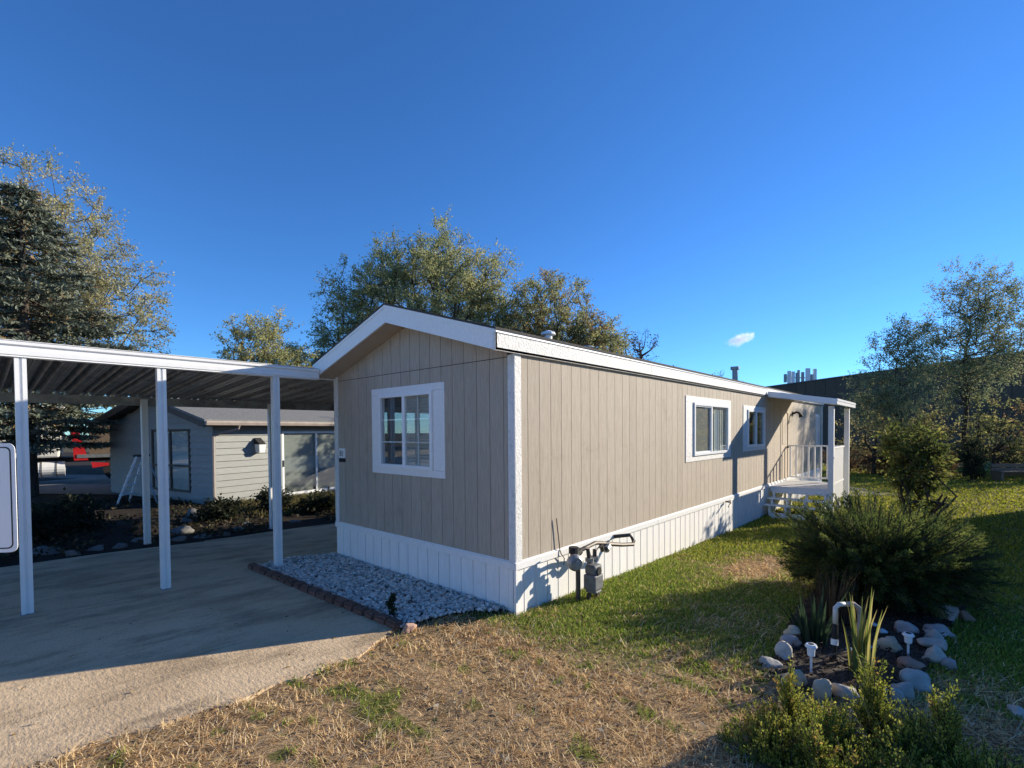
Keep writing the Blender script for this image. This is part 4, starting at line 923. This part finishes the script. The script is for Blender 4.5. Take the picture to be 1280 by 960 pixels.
# ------------------------------------------------------------------ grass
def scatter(n, x0, x1, y0, y1, fn):
    x = rng.uniform(x0, x1, n); y = rng.uniform(y0, y1, n); keep = fn(x, y); return x[keep], y[keep]
def lawn_ok(x, y):
    r = ~on_drive(x, y-.01) & ~inpoly(x, y, BED) & ~inpoly(x, y, GRAVEL) & ~((x > 0) & (x < L) & (y > -.04) & (y < Wd))
    d = (x-CAM[0])*FWD[0]+(y-CAM[1])*FWD[1]; s = (x-CAM[0])*FWD[1]-(y-CAM[1])*FWD[0]
    return r & (d > 2.0) & (np.abs(s) < 1.13*d+.4)
def grass(name, label, x, y, h, w, cols, wts, lie=0.0, lean=.5, two=True):
    n = len(x); th = rng.uniform(0, 6.28, n); D = np.stack([np.cos(th), np.sin(th), np.zeros(n)], -1); S = np.stack([-np.sin(th+.6), np.cos(th+.6), np.zeros(n)], -1)
    h = h*rng.uniform(.5, 1.3, n); w = np.broadcast_to(w, n); le = lean*rng.uniform(.2, 1.5, n); li = np.clip(rng.normal(lie, .22, n), 0, .95)
    B = np.stack([x, y, gnda(x)+rng.uniform(0, .012, n)], -1); up_ = np.array((0, 0, 1.0))
    mid = B + D*(h*(.35*le+.5*li))[:, None] + up_*(h*.55*(1-li))[:, None]
    tip = B + D*(h*(le+li))[:, None] + up_*(h*(1-.25*le)*(1-li*.92))[:, None]
    W = (w*.5)[:, None]
    V = np.stack([B+S*W, B-S*W, mid-S*W*.8, mid+S*W*.8, tip], 1).reshape(-1, 3); o = 5*np.arange(n)[:, None]
    q = o+np.array((0, 1, 2, 3)); t = o+np.array((3, 2, 4))
    c = palette(n, cols, wts)*rng.uniform(.7, 1.3, (n, 1))
    # quads and tips as triangles so one face size is used
    F = np.concatenate([q[:, (0, 1, 2)], q[:, (0, 2, 3)], t]); C_ = np.concatenate([c, c, c])
    return tag(np_mesh(name, V, F, 3, M_grass, None, col=C_), label, 'grass', kind='stuff')
def with_dry(x, y, dry):
    d = dryness(x, y); p = rng.uniform(size=len(x)); return (p < d) if dry else (p >= d)
N1 = 190000
x, y = scatter(N1, -4.2, 3.2, -4.4, 2.0, lawn_ok); dd = np.hypot(x-CAM[0], y-CAM[1]); k = rng.uniform(size=len(x)) < np.clip(9.0/dd**2*1.2, 0, 1); x, y = x[k], y[k]
x2, y2 = scatter(150000, -.8, 8, -4.4, .1, lawn_ok); dd = np.hypot(x2-CAM[0], y2-CAM[1]); k = (dd > 4.2) & (rng.uniform(size=len(x2)) < np.clip(28/dd**2*1.3, 0, 1)); x2, y2 = x2[k], y2[k]
x = np.concatenate([x, x2]); y = np.concatenate([y, y2]); dd = np.hypot(x-CAM[0], y-CAM[1])
k = with_dry(x, y, True)
cl = vnoise(x, y, 9)+.6*vnoise(x+4, y, 21); keep = ~k | (rng.uniform(size=len(x)) < np.clip(.75+.5*cl, .25, 1)); x, y, k, dd = x[keep], y[keep], k[keep], dd[keep]
STRAW = [(.84, .64, .34), (.70, .50, .26), (.86, .68, .42), (.32, .19, .10), (.62, .40, .20), (.66, .56, .42)]
grass('straw', 'dried straw coloured grass beside the concrete driveway', x[k], y[k], .060, np.clip(.0019*dd[k], .0045, .010), STRAW, (4, 4, 2, 3.0, 2.5, 1), lie=.64, lean=.5)
GREEN = [(.27, .345, .05), (.20, .285, .042), (.36, .41, .07), (.50, .45, .15), (.14, .215, .036)]
k2 = ~k
m_ = k & (rng.uniform(size=len(x)) < .16) & (dd < 6)
grass('straw', 'long flattened mats of dead grass on the dry yard', x[m_], y[m_]+.004, .15, np.clip(.0018*dd[m_], .004, .009), STRAW, (4, 3, 4, 3, 2, 2), lie=.93, lean=.35)
grass('lawn_grass', 'short green lawn along the side of the home', x[k2], y[k2], .043, np.clip(.0016*dd[k2], .004, .010), GREEN, (4, 4, 2, 1.4, 2), lie=.2, lean=.55)
x, y = scatter(190000, 3, 30, -9, 3, lawn_ok); dd = np.hypot(x-CAM[0], y-CAM[1]); k = (dd > 8) & (rng.uniform(size=len(x)) < np.clip(140/dd**2, 0, 1)); x, y, dd = x[k], y[k], dd[k]
k = with_dry(x, y, False); x, y, dd = x[k], y[k], dd[k]
grass('lawn_grass', 'sunny lawn stretching past the porch to the far trees', x, y, .06, np.clip(.0022*dd, .012, .05), [(.27, .29, .035), (.20, .235, .03), (.34, .33, .045), (.38, .33, .08)], (3, 3, 3, 1), lie=.15, lean=.6)
# weeds in front of the grey house
x = rng.uniform(.6, 6, 9000); y = rng.uniform(8.2, 12.0, 9000); k = (y < 11.2+.22*x)
grass('weeds', 'sunlit yellow weeds under the sliding glass door', x[k], y[k], .16, .018, [(.16, .14, .05), (.10, .10, .035), (.24, .19, .08)], (2, 2, 1), lie=.3, lean=.6)
# fallen leaves and litter on the straw and concrete
n = 2200; x = rng.uniform(-4, .5, n); y = rng.uniform(-3.2, 2.8, n); k = (~on_drive(x, y)) | (rng.uniform(size=n) < .09); x, y = x[k], y[k]; n = len(x)
P = np.stack([x, y, gnda(x)+np.where(on_drive(x, y), .022, .03)], -1); D = unit(np.stack([rng.normal(0, 1, n), rng.normal(0, 1, n), rng.normal(0, .25, n)], -1))
V, F = leaf_quads(P, D, rng.uniform(.015, .06, n), rng.uniform(.010, .032, n), N=np.array([[0, 0, 1.]])+rng.normal(0, .3, (n, 3)))
tag(np_mesh('fallen_leaves', V, F, 4, M_leaf, col=palette(n, [(.30, .20, .09), (.45, .36, .20), (.15, .09, .05), (.50, .45, .35)], (3, 2, 2, 1))), 'dry fallen leaves scattered over straw and concrete', 'leaves', kind='stuff')
# leaf litter and creeping growth in the shaded bed behind the carport
n = 16000; x = rng.uniform(-6.5, 5, n); y = rng.uniform(6.5, 14.5, n); k = (vnoise(x, y, 2.0)+.7*vnoise(x+5, y, 6) > -.45) & (y > 6.5) & ~((y > 11.2+.2*x) & (x > .3)); x, y = x[k], y[k]; n = len(x)
P = np.stack([x, y, gnda(x)+rng.uniform(.0, .07, n)], -1); D = unit(np.stack([rng.normal(0, 1, n), rng.normal(0, 1, n), rng.normal(.3, .5, n)], -1))
V, F = leaf_quads(P, D, rng.uniform(.05, .13, n), rng.uniform(.025, .06, n))
tag(np_mesh('leaf_litter', V, F, 4, M_leaf, col=palette(n, [(.055, .05, .03), (.035, .045, .022), (.10, .07, .04), (.16, .12, .06), (.025, .022, .018)], (3, 3, 2, 1, 3))), 'dark leaf litter and creeping plants in the bed behind the carport', 'leaves', kind='stuff')
# mulch bits in the flower bed
x, y = scatter(5200, 0, 4.4, -3.6, -2.1, lambda a, b_: inpoly(a, b_, BED)); n = len(x)
P = np.stack([x, y, gnda(x)+.04+rng.uniform(0, .02, n)], -1); D = unit(np.stack([rng.normal(0, 1, n), rng.normal(0, 1, n), rng.normal(0, .3, n)], -1))
V, F = leaf_quads(P, D, rng.uniform(.02, .06, n), rng.uniform(.01, .025, n))
tag(np_mesh('bark_mulch', V, F, 4, M_leaf, col=palette(n, [(.06, .045, .035), (.10, .075, .055), (.035, .028, .022), (.17, .14, .11)], (3, 2, 3, .6))), 'dark bark chips covering the flower bed', 'mulch', kind='stuff')

# ------------------------------------------------------------------ grey neighbouring house
gh = thing('grey_house', (.61, 11.32, gnd(.61)), 'grey clapboard house with sliding glass door behind the carport', 'house', rz=R(13))
HL, HW, HE, HP = 9.0, 5.75, 2.28, 3.02
def slope(y): return HE + (HP-HE)*(1-abs(y-HW/2)/(HW/2))
q = MB(); q.box(.03, HL-.03, .03, HW-.03, -.3, HE-.02); q.hexa([(.03, .03, HE-.02), (HL-.03, .03, HE-.02), (HL-.03, HW-.03, HE-.02), (.03, HW-.03, HE-.02), (.03, HW/2-.02, HP-.05), (HL-.03, HW/2-.02, HP-.05), (HL-.03, HW/2+.02, HP-.05), (.03, HW/2+.02, HP-.05)]); q.build('wall', M_clap, gh)
GW = (1.15, 3.05, .35, 2.0)                    # gable window y0,y1,z0,z1
SDR = (2.05, 4.55, .02, 1.98)                  # sliding door x0,x1,z0,z1
nrow = 13; rh = HE/nrow
for i in range(nrow):
    z0 = -.05 + i*rh if i else -.25; z1 = -.05+(i+1)*rh
    for r in cut([(.02, HL-.02, z0, z1)], [(SDR[0]-.08, SDR[1]+.08, SDR[2]-.3, SDR[3]+.08)]):
        q = MB(); q.hexa([(r[0], -.022, r[2]), (r[1], -.022, r[2]), (r[1], .03, r[2]), (r[0], .03, r[2]), (r[0], .006, r[3]), (r[1], .006, r[3]), (r[1], .03, r[3]), (r[0], .03, r[3])])
        q.build('clapboard', M_clap, gh)
for i in range(nrow+4):
    z0 = -.05 + i*rh if i else -.25; z1 = -.05+(i+1)*rh
    if z1 > HE:
        f = (z1-HE)/(HP-HE); ya, yb_ = HW/2*f+.02, HW-HW/2*f-.02
    else: ya, yb_ = .02, HW-.02
    if yb_-ya < .2: break
    for r in cut([(ya, yb_, z0, z1)], [(GW[0]-.07, GW[1]+.07, GW[2]-.07, GW[3]+.07)]):
        q = MB(); q.hexa([(-.022, r[0], r[2]), (.03, r[0], r[2]), (.03, r[1], r[2]), (-.022, r[1], r[2]), (.006, r[0], r[3]), (.03, r[0], r[3]), (.03, r[1], r[3]), (.006, r[1], r[3])])
        q.build('clapboard', M_clap, gh)
q = MB(); q.box(-.028, .06, -.028, -.0, -.2, HE); q.box(-.028, -.0, 0, .07, -.2, HE); q.build('corner_trim', M_clap, gh)
q = MB()
for s in (0, 1):
    y0 = -.38 if s == 0 else HW+.38; zz = HE - .38*(HP-HE)/(HW/2)
    q.hexa([(-.42, y0, zz+.06), (HL+.4, y0, zz+.06), (HL+.4, HW/2, HP+.06), (-.42, HW/2, HP+.06), (-.42, y0, zz+.12), (HL+.4, y0, zz+.12), (HL+.4, HW/2, HP+.12), (-.42, HW/2, HP+.12)])
rf = q.build('roof', M_groof, gh)
q = MB()
for s in (0, 1):
    y0 = -.36 if s == 0 else HW+.36; zz = HE - .36*(HP-HE)/(HW/2)
    q.hexa([(-.43, y0, zz-.10), (-.40, y0, zz-.10), (-.40, HW/2, HP-.10), (-.43, HW/2, HP-.10), (-.43, y0, zz+.058), (-.40, y0, zz+.058), (-.40, HW/2, HP+.058), (-.43, HW/2, HP+.058)])
q.build('rake_board', M_brown, gh)
zz = HE-.38*(HP-HE)/(HW/2)
q = MB(); q.prism([(-.40, zz+.07), (-.50, zz+.08), (-.50, zz+.04), (-.48, zz-.03), (-.40, zz-.03)], 'x', -.43, HL+.3); q.build('gutter', mat('gutter_paint', (.33, .28, .24), (.26, .22, .19), 5, .5), gh)
q = MB(); q.box(-.40, HL+.3, -.40, -.03, zz-.06, zz-.03); q.build('soffit', M_brown, gh)
q = MB(); q.tube([(.45, -.45, zz-.02), (.45, -.42, zz-.12), (.10, -.10, zz-.26), (-.03, -.06, zz-.34), (-.04, -.06, .25), (.1, -.14, .05), (.35, -.2, -.05)], .035, 6); q.build('downspout', MATS['gutter_paint'], gh)
# gable window
q = MB(); y0, y1, z0, z1 = GW
for r in ((y0-.06, y0, z0-.06, z1+.06), (y1, y1+.06, z0-.06, z1+.06), (y0, y1, z0-.06, z0), (y0, y1, z1, z1+.06), ((y0+y1)/2-.03, (y0+y1)/2+.03, z0, z1), (y0, (y0+y1)/2-.03, 1.0, 1.05), ((y0+y1)/2+.03, y1, 1.0, 1.05)): q.box(-.03, .02, *r)
wo = q.build('window', M_brown, gh)
q = MB(); q.box(.018, .026, y0, y1, z0, z1); q.build('curtain', M_blind, wo)
for a0, a1 in ((y0, (y0+y1)/2-.03), ((y0+y1)/2+.03, y1)):
    q = MB(); q.box(-.004, .0, a0, a1, z0, z1); q.build('pane', M_glass, wo)
# sliding door
x0, x1, z0, z1 = SDR; xm = (x0+x1)/2
q = MB()
for r in ((x0-.07, x0, z0, z1+.07), (x1, x1+.07, z0, z1+.07), (x0, x1, z1, z1+.07), (x0, x1, z0-.05, z0)): q.box(r[0], r[1], -.03, .03, r[2], r[3])
dr = q.build('sliding_door', M_clap, gh)
for (a0, a1, y) in ((x0, xm+.03, -.018), (xm-.03, x1, .002)):
    q = MB()
    for r in ((a0, a0+.06, z0, z1), (a1-.06, a1, z0, z1), (a0+.06, a1-.06, z0, z0+.07), (a0+.06, a1-.06, z1-.06, z1)): q.box(r[0], r[1], y-.012, y+.012, r[2], r[3])
    q.build('door_leaf', M_metalwhite, dr)
    q = MB(); q.box(a0+.06, a1-.06, y-.003, y+.003, z0+.07, z1-.06); q.build('pane', M_glass, dr)
q = MB(); n = 40
for i in range(n): a0 = x0+(x1-x0)*i/n; yy = .045+.008*math.sin(i*1.3); q.box(a0, a0+(x1-x0)/n, yy, yy+.004, z0, z1)
q.build('curtain', mat('teal_curtain', (.10, .135, .135), (.05, .075, .075), 5, .9, (6, 6, .5)), dr)
q = MB(); q.box(x0+.015, x0+.045, -.05, -.03, .9, 1.1); q.build('handle', M_black, dr)
# lantern
q = MB(); lx = 1.25; q.hexa([(lx-.13, -.30, 1.62), (lx+.13, -.30, 1.62), (lx+.13, -.04, 1.62), (lx-.13, -.04, 1.62), (lx-.10, -.26, 1.64), (lx+.10, -.26, 1.64), (lx+.10, -.03, 1.80), (lx-.10, -.03, 1.80)]); lo = q.build('wall_lantern', M_dark, gh)
q = MB(); q.hexa([(lx-.08, -.24, 1.38), (lx+.08, -.24, 1.38), (lx+.08, -.06, 1.38), (lx-.08, -.06, 1.38), (lx-.11, -.28, 1.615), (lx+.11, -.28, 1.615), (lx+.11, -.05, 1.615), (lx-.11, -.05, 1.615)]); q.build('lamp_glass', M_curtain, lo)

# step ladder
sl = thing('step_ladder', (-.62, 13.0, gnd(-1.2)), 'aluminium step ladder standing open by the grey house gable', 'ladder', rz=R(-42))
H = 1.28
for s in (-.19, .19):
    q = MB(); q.tube([(-.50, s*1.25, 0), (-.04, s*.75, H)], .028, 4); q.build('front_rail', M_metalwhite, sl)
    q = MB(); q.tube([(.50, s*1.15, 0), (.04, s*.7, H-.02)], .024, 4); q.build('rear_rail', M_galv, sl)
for i in range(4):
    u = (i+1)/5; x = -.50+.46*u; w = .19*(1.25-.5*u); q = MB(); q.box(x-.05, x+.05, -w, w, H*u-.015, H*u+.015); q.build('step', M_metalwhite, sl)
q = MB(); q.box(-.12, .12, -.16, .16, H-.01, H+.05); q.build('top_cap', M_black, sl)

# truck far left, beyond the spruce, its side lit by the sun
tk = thing('flatbed_truck', (-3.0, 21.2, .1), 'white cab truck with red mudguard parked behind the spruce', 'truck', rz=R(-8))
q = MB(); q.hexa([(-1.9, 0, .98), (1.50, 0, .98), (1.50, 2.3, .98), (-1.9, 2.3, .98), (-1.5, 0, 2.9), (1.66, 0, 2.9), (1.66, 2.3, 2.9), (-1.5, 2.3, 2.9)]); q.build('cab', mat('truck_white', (.75, .74, .70), (.68, .67, .63), 4, .4), tk, bevel=.06)
q = MB(); q.box(.98, 1.03, -.03, 0, 1.1, 2.4); q.build('grab_rail', M_dark, tk)
q = MB(); q.box(-.2, .72, -.006, .0, 1.65, 2.4); q.build('window', M_dark, tk)
q = MB(); q.box(-1.9, 5.0, .5, 1.8, .78, .96); q.build('chassis', M_black, tk)
q = MB(); q.tube([(.74, .30, .55), (1.64, .30, .55)], .28, 18); q.build('fuel_tank', M_metalwhite, tk)
for x in (1.0, 1.40):
    q = MB(); q.tube([(x-.025, .30, .55), (x+.025, .30, .55)], .288, 18); q.build('tank_strap', M_galv, tk)
for x in (.05, 3.2, 4.3):
    q = MB(); q.tube([(x, .05, .48), (x, .35, .48)], .48, 20); w_ = q.build('wheel', M_black, tk)
    q = MB(); q.tube([(x, .03, .48), (x, .06, .48)], .17 if x > 1 else .22, 14); q.build('hub', M_galv if x > 1 else M_metalwhite, w_)
q = MB(); q.hexa([(1.90, -.04, .85), (2.30, -.04, .85), (2.30, .5, .85), (1.90, .5, .85), (1.84, -.04, 1.95), (2.05, -.04, 1.95), (2.05, .5, 1.95), (1.84, .5, 1.95)]); q.build('mudguard', M_red, tk)
q = MB(); q.box(2.34, 6.2, .05, 2.3, 1.08, 2.3); q.build('load_box', mat('load_brown', (.16, .115, .08), (.12, .09, .06), 3, .8), tk)
q = MB(); q.box(1.98, 6.2, -.06, .02, .94, 1.07); q.build('side_rail', M_galv, tk)
q = MB(); q.hexa([(2.42, -.01, .55), (2.9, -.01, .62), (2.9, .2, .62), (2.42, .2, .55), (2.38, -.01, .76), (2.9, -.01, .72), (2.9, .2, .72), (2.38, .2, .76)]); q.build('red_flap', M_red, tk)

# street sign cut by the left edge
sg = thing('street_sign', (-3.82, 1.67, gnd(-3.8)), 'white rounded sign with thin black border at the left edge', 'sign', rz=R(-40)); 
def rr(x0, x1, z0, z1, r, k=6):
    out = []
    for cx, cz, a0 in ((x1-r, z1-r, 0), (x0+r, z1-r, 90), (x0+r, z0+r, 180), (x1-r, z0+r, 270)):
        for i in range(k+1): t = R(a0+90*i/k); out.append((cx+r*math.cos(t), cz+r*math.sin(t)))
    return out
q = MB(); q.prism(rr(-.31, .31, 1.0, 1.76, .045), 'y', -.004, .0); q.build('panel', M_signface, sg)
outer = rr(-.285, .285, 1.025, 1.735, .035); inner = rr(-.2765, .2765, 1.0335, 1.7265, .029); q = MB(); n = len(outer)
io = [q.pt((x, -.0055, z)) for x, z in outer]; ii = [q.pt((x, -.0055, z)) for x, z in inner]
for i in range(n): j = (i+1) % n; q.f.append((io[i], io[j], ii[j], ii[i]))
q.build('border', M_black, sg)
q = MB(); q.box(-.03, .03, .0, .05, 0, 1.7); q.build('sign_post', M_galv, sg)

# ------------------------------------------------------------------ dark building far right, antennas, bench
A0, A1 = Vector((90.0, 36.7)), Vector((44.0, -18.5)); dv = (A1-A0); bl = dv.length; bang = math.atan2(dv.y, dv.x)
bd = thing('brown_building', (A0.x, A0.y, -.2), 'long dark brown clad building beyond the trees', 'building', rz=bang)
# local x along the wall, local -y toward the yard is the other side: the yard lies at local y<0 or >0
nrm = Vector((math.cos(bang+math.pi/2), math.sin(bang+math.pi/2))); sgn = 1 if nrm.dot(Vector((-3.8, -3.4))-A0) > 0 else -1
q = MB(); q.box(0, bl, min(-sgn*.02, -sgn*16), max(-sgn*.02, -sgn*16), 0, 8.1); q.build('wall', M_bldg, bd)
np_ = 44
for i in range(np_):
    x0, x1 = bl*i/np_+.02, bl*(i+1)/np_-.02; y0, y1 = sorted((-sgn*.018, sgn*.05)); q = MB(); q.box(x0, x1, y0, y1, 0, 8.05); q.build('wall_panel', M_bldg, bd)
q = MB(); y0, y1 = sorted((-sgn*16, sgn*.16)); q.box(-.1, bl+.1, y0, y1, 8.1, 8.22); q.build('roof', M_cap, bd)
an = thing('cell_antenna', (84.4, 14.5, -.2), 'cluster of pale cell antenna panels above the dark roof', 'antenna', rz=R(-48))
q = MB(); q.tube([(0, 0, 0), (0, 0, 11.4)], .2, 10); q.tube([(-2.1, 0, 10.2), (2.1, 0, 10.2)], .08, 6); q.build('mast', M_galv, an)
for x, z, h, w in ((-2.3, 10.1, 1.3, .42), (-1.7, 10.1, 2.3, .5), (-1.08, 10.0, 2.3, .5), (-.44, 10.0, 1.9, .42), (.44, 10.3, 1.5, .42), (1.25, 10.5, 2.3, .68), (1.8, 10.1, 1.2, .36), (2.35, 10.4, 2.3, .5)):
    q = MB(); q.box(x-w/2, x+w/2, -.5, -.22, z-h*.5, z+h*.5); q.build('panel', M_metalwhite if w > .45 else M_galv, an, bevel=.05)
bn = thing('wooden_bench', (24.2, -5.35, -.2), 'low weathered wooden bench on the far lawn at right', 'bench', rz=R(-48))
for i in range(3):
    q = MB(); q.box(-.9, .9, .04+.0*i, .08, .18+.17*i, .32+.17*i); q.build('slat', M_wood, bn)
q = MB(); q.box(-.9, .9, -.38, .02, .34, .39); q.build('seat', M_wood, bn)
for x in (-.85, .85):
    q = MB(); q.box(x-.05, x+.05, -.36, .03, 0, .339); q.build('leg', M_wood, bn)
# neighbouring home on the right that shades the lawn
nh = thing('neighbour_home', (10.6, -6.4, -.2), 'neighbouring mobile home across the shaded lawn', 'mobile home')
q = MB((10.6, -6.4, -.2)); q.box(4.0, 17.3, -10.1, -6.45, -.3, 2.75); q.build('wall', M_clap, nh)
q = MB((10.6, -6.4, -.2))
for s in (-1, 1):
    q.hexa([(3.8, -8.27+s*1.87, 2.74), (17.35, -8.27+s*1.87, 2.74), (17.35, -8.27, 3.35), (3.8, -8.27, 3.35), (3.8, -8.27+s*1.87, 2.84), (17.35, -8.27+s*1.87, 2.84), (17.35, -8.27, 3.45), (3.8, -8.27, 3.45)])
q.build('roof', M_roof, nh)

# ------------------------------------------------------------------ unseen street and home added behind the viewer for warm bounce
st_ = MB()
for i in range(20):
    y0, y1 = -60+i*7, -53+i*7; st_.v += [(-16.5, y0, .15), (-9.05, y0, .15), (-9.05, y1, .15), (-16.5, y1, .15)]; st_.f.append((4*i, 4*i+1, 4*i+2, 4*i+3))
tag(st_.build('street', M_street), kind='structure')
ah = thing('bounce_home', (-22, 0, .12), 'unseen cream mobile home added across the street to bounce light', 'mobile home')
q = MB((-22, 0, .12)); q.box(-26, -21.5, -11, 9, .0, 3.1); q.build('wall', M_cream, ah)
q = MB((-22, 0, .12)); q.hexa([(-26.3, -11.3, 3.1), (-21.2, -11.3, 3.1), (-21.2, 9.3, 3.1), (-26.3, 9.3, 3.1), (-23.8, -11.3, 3.9), (-23.7, -11.3, 3.9), (-23.7, 9.3, 3.9), (-23.8, 9.3, 3.9)]); q.build('roof', M_groof, ah)
for y in (-7.5, -3, 5):
    q = MB((-22, 0, .12)); q.box(-21.5, -21.46, y-.7, y+.7, 1.3, 2.4); f_ = q.build('window', M_white, ah)
    q = MB((-22, 0, .12)); q.box(-21.46, -21.455, y-.6, y+.6, 1.4, 2.3); q.build('pane', M_dark, f_)

# ------------------------------------------------------------------ cloud
bm = bmesh.new(); bmesh.ops.create_icosphere(bm, subdivisions=3, radius=1.0)
for v in bm.verts: v.co = Vector((v.co.x*24, v.co.y*14, v.co.z*10))
me = bpy.data.meshes.new('cloud'); bm.to_mesh(me); bm.free()
cm = bpy.data.materials.new('cloud_vapour'); cm.use_nodes = True; nt = cm.node_tree; nt.nodes.clear(); out = nt.nodes.new('ShaderNodeOutputMaterial')
pv = nt.nodes.new('ShaderNodeVolumePrincipled'); pv.inputs['Color'].default_value = (1, 1, 1, 1); pv.inputs['Anisotropy'].default_value = .3
tc = nt.nodes.new('ShaderNodeTexCoord'); nz = nt.nodes.new('ShaderNodeTexNoise'); nz.inputs['Scale'].default_value = .10; nz.inputs['Detail'].default_value = 7; nz.inputs['Roughness'].default_value = .65
nt.links.new(tc.outputs['Object'], nz.inputs['Vector'])
mp_ = nt.nodes.new('ShaderNodeMapping'); mp_.inputs['Scale'].default_value = (1/24, 1/14, 1/10); nt.links.new(tc.outputs['Object'], mp_.inputs[0])
ln = nt.nodes.new('ShaderNodeVectorMath'); ln.operation = 'LENGTH'; nt.links.new(mp_.outputs[0], ln.inputs[0])
s1 = nt.nodes.new('ShaderNodeMath'); s1.operation = 'MULTIPLY_ADD'; s1.inputs[1].default_value = -.55; s1.inputs[2].default_value = -.13; nt.links.new(ln.outputs['Value'], s1.inputs[0])
s2 = nt.nodes.new('ShaderNodeMath'); s2.operation = 'ADD'; nt.links.new(nz.outputs['Fac'], s2.inputs[0]); nt.links.new(s1.outputs[0], s2.inputs[1])
s3 = nt.nodes.new('ShaderNodeMath'); s3.operation = 'MULTIPLY'; s3.inputs[1].default_value = .5; s3.use_clamp = True; nt.links.new(s2.outputs[0], s3.inputs[0])
nt.links.new(s3.outputs[0], pv.inputs['Density']); nt.links.new(pv.outputs[0], out.inputs['Volume']); me.materials.append(cm)
o = link(bpy.data.objects.new('cloud', me)); o.location = (632.5, 189.0, 112.3); o.rotation_euler = (0, R(-12), R(-48)); tag(o, 'single small white cloud low in the blue sky', 'cloud')
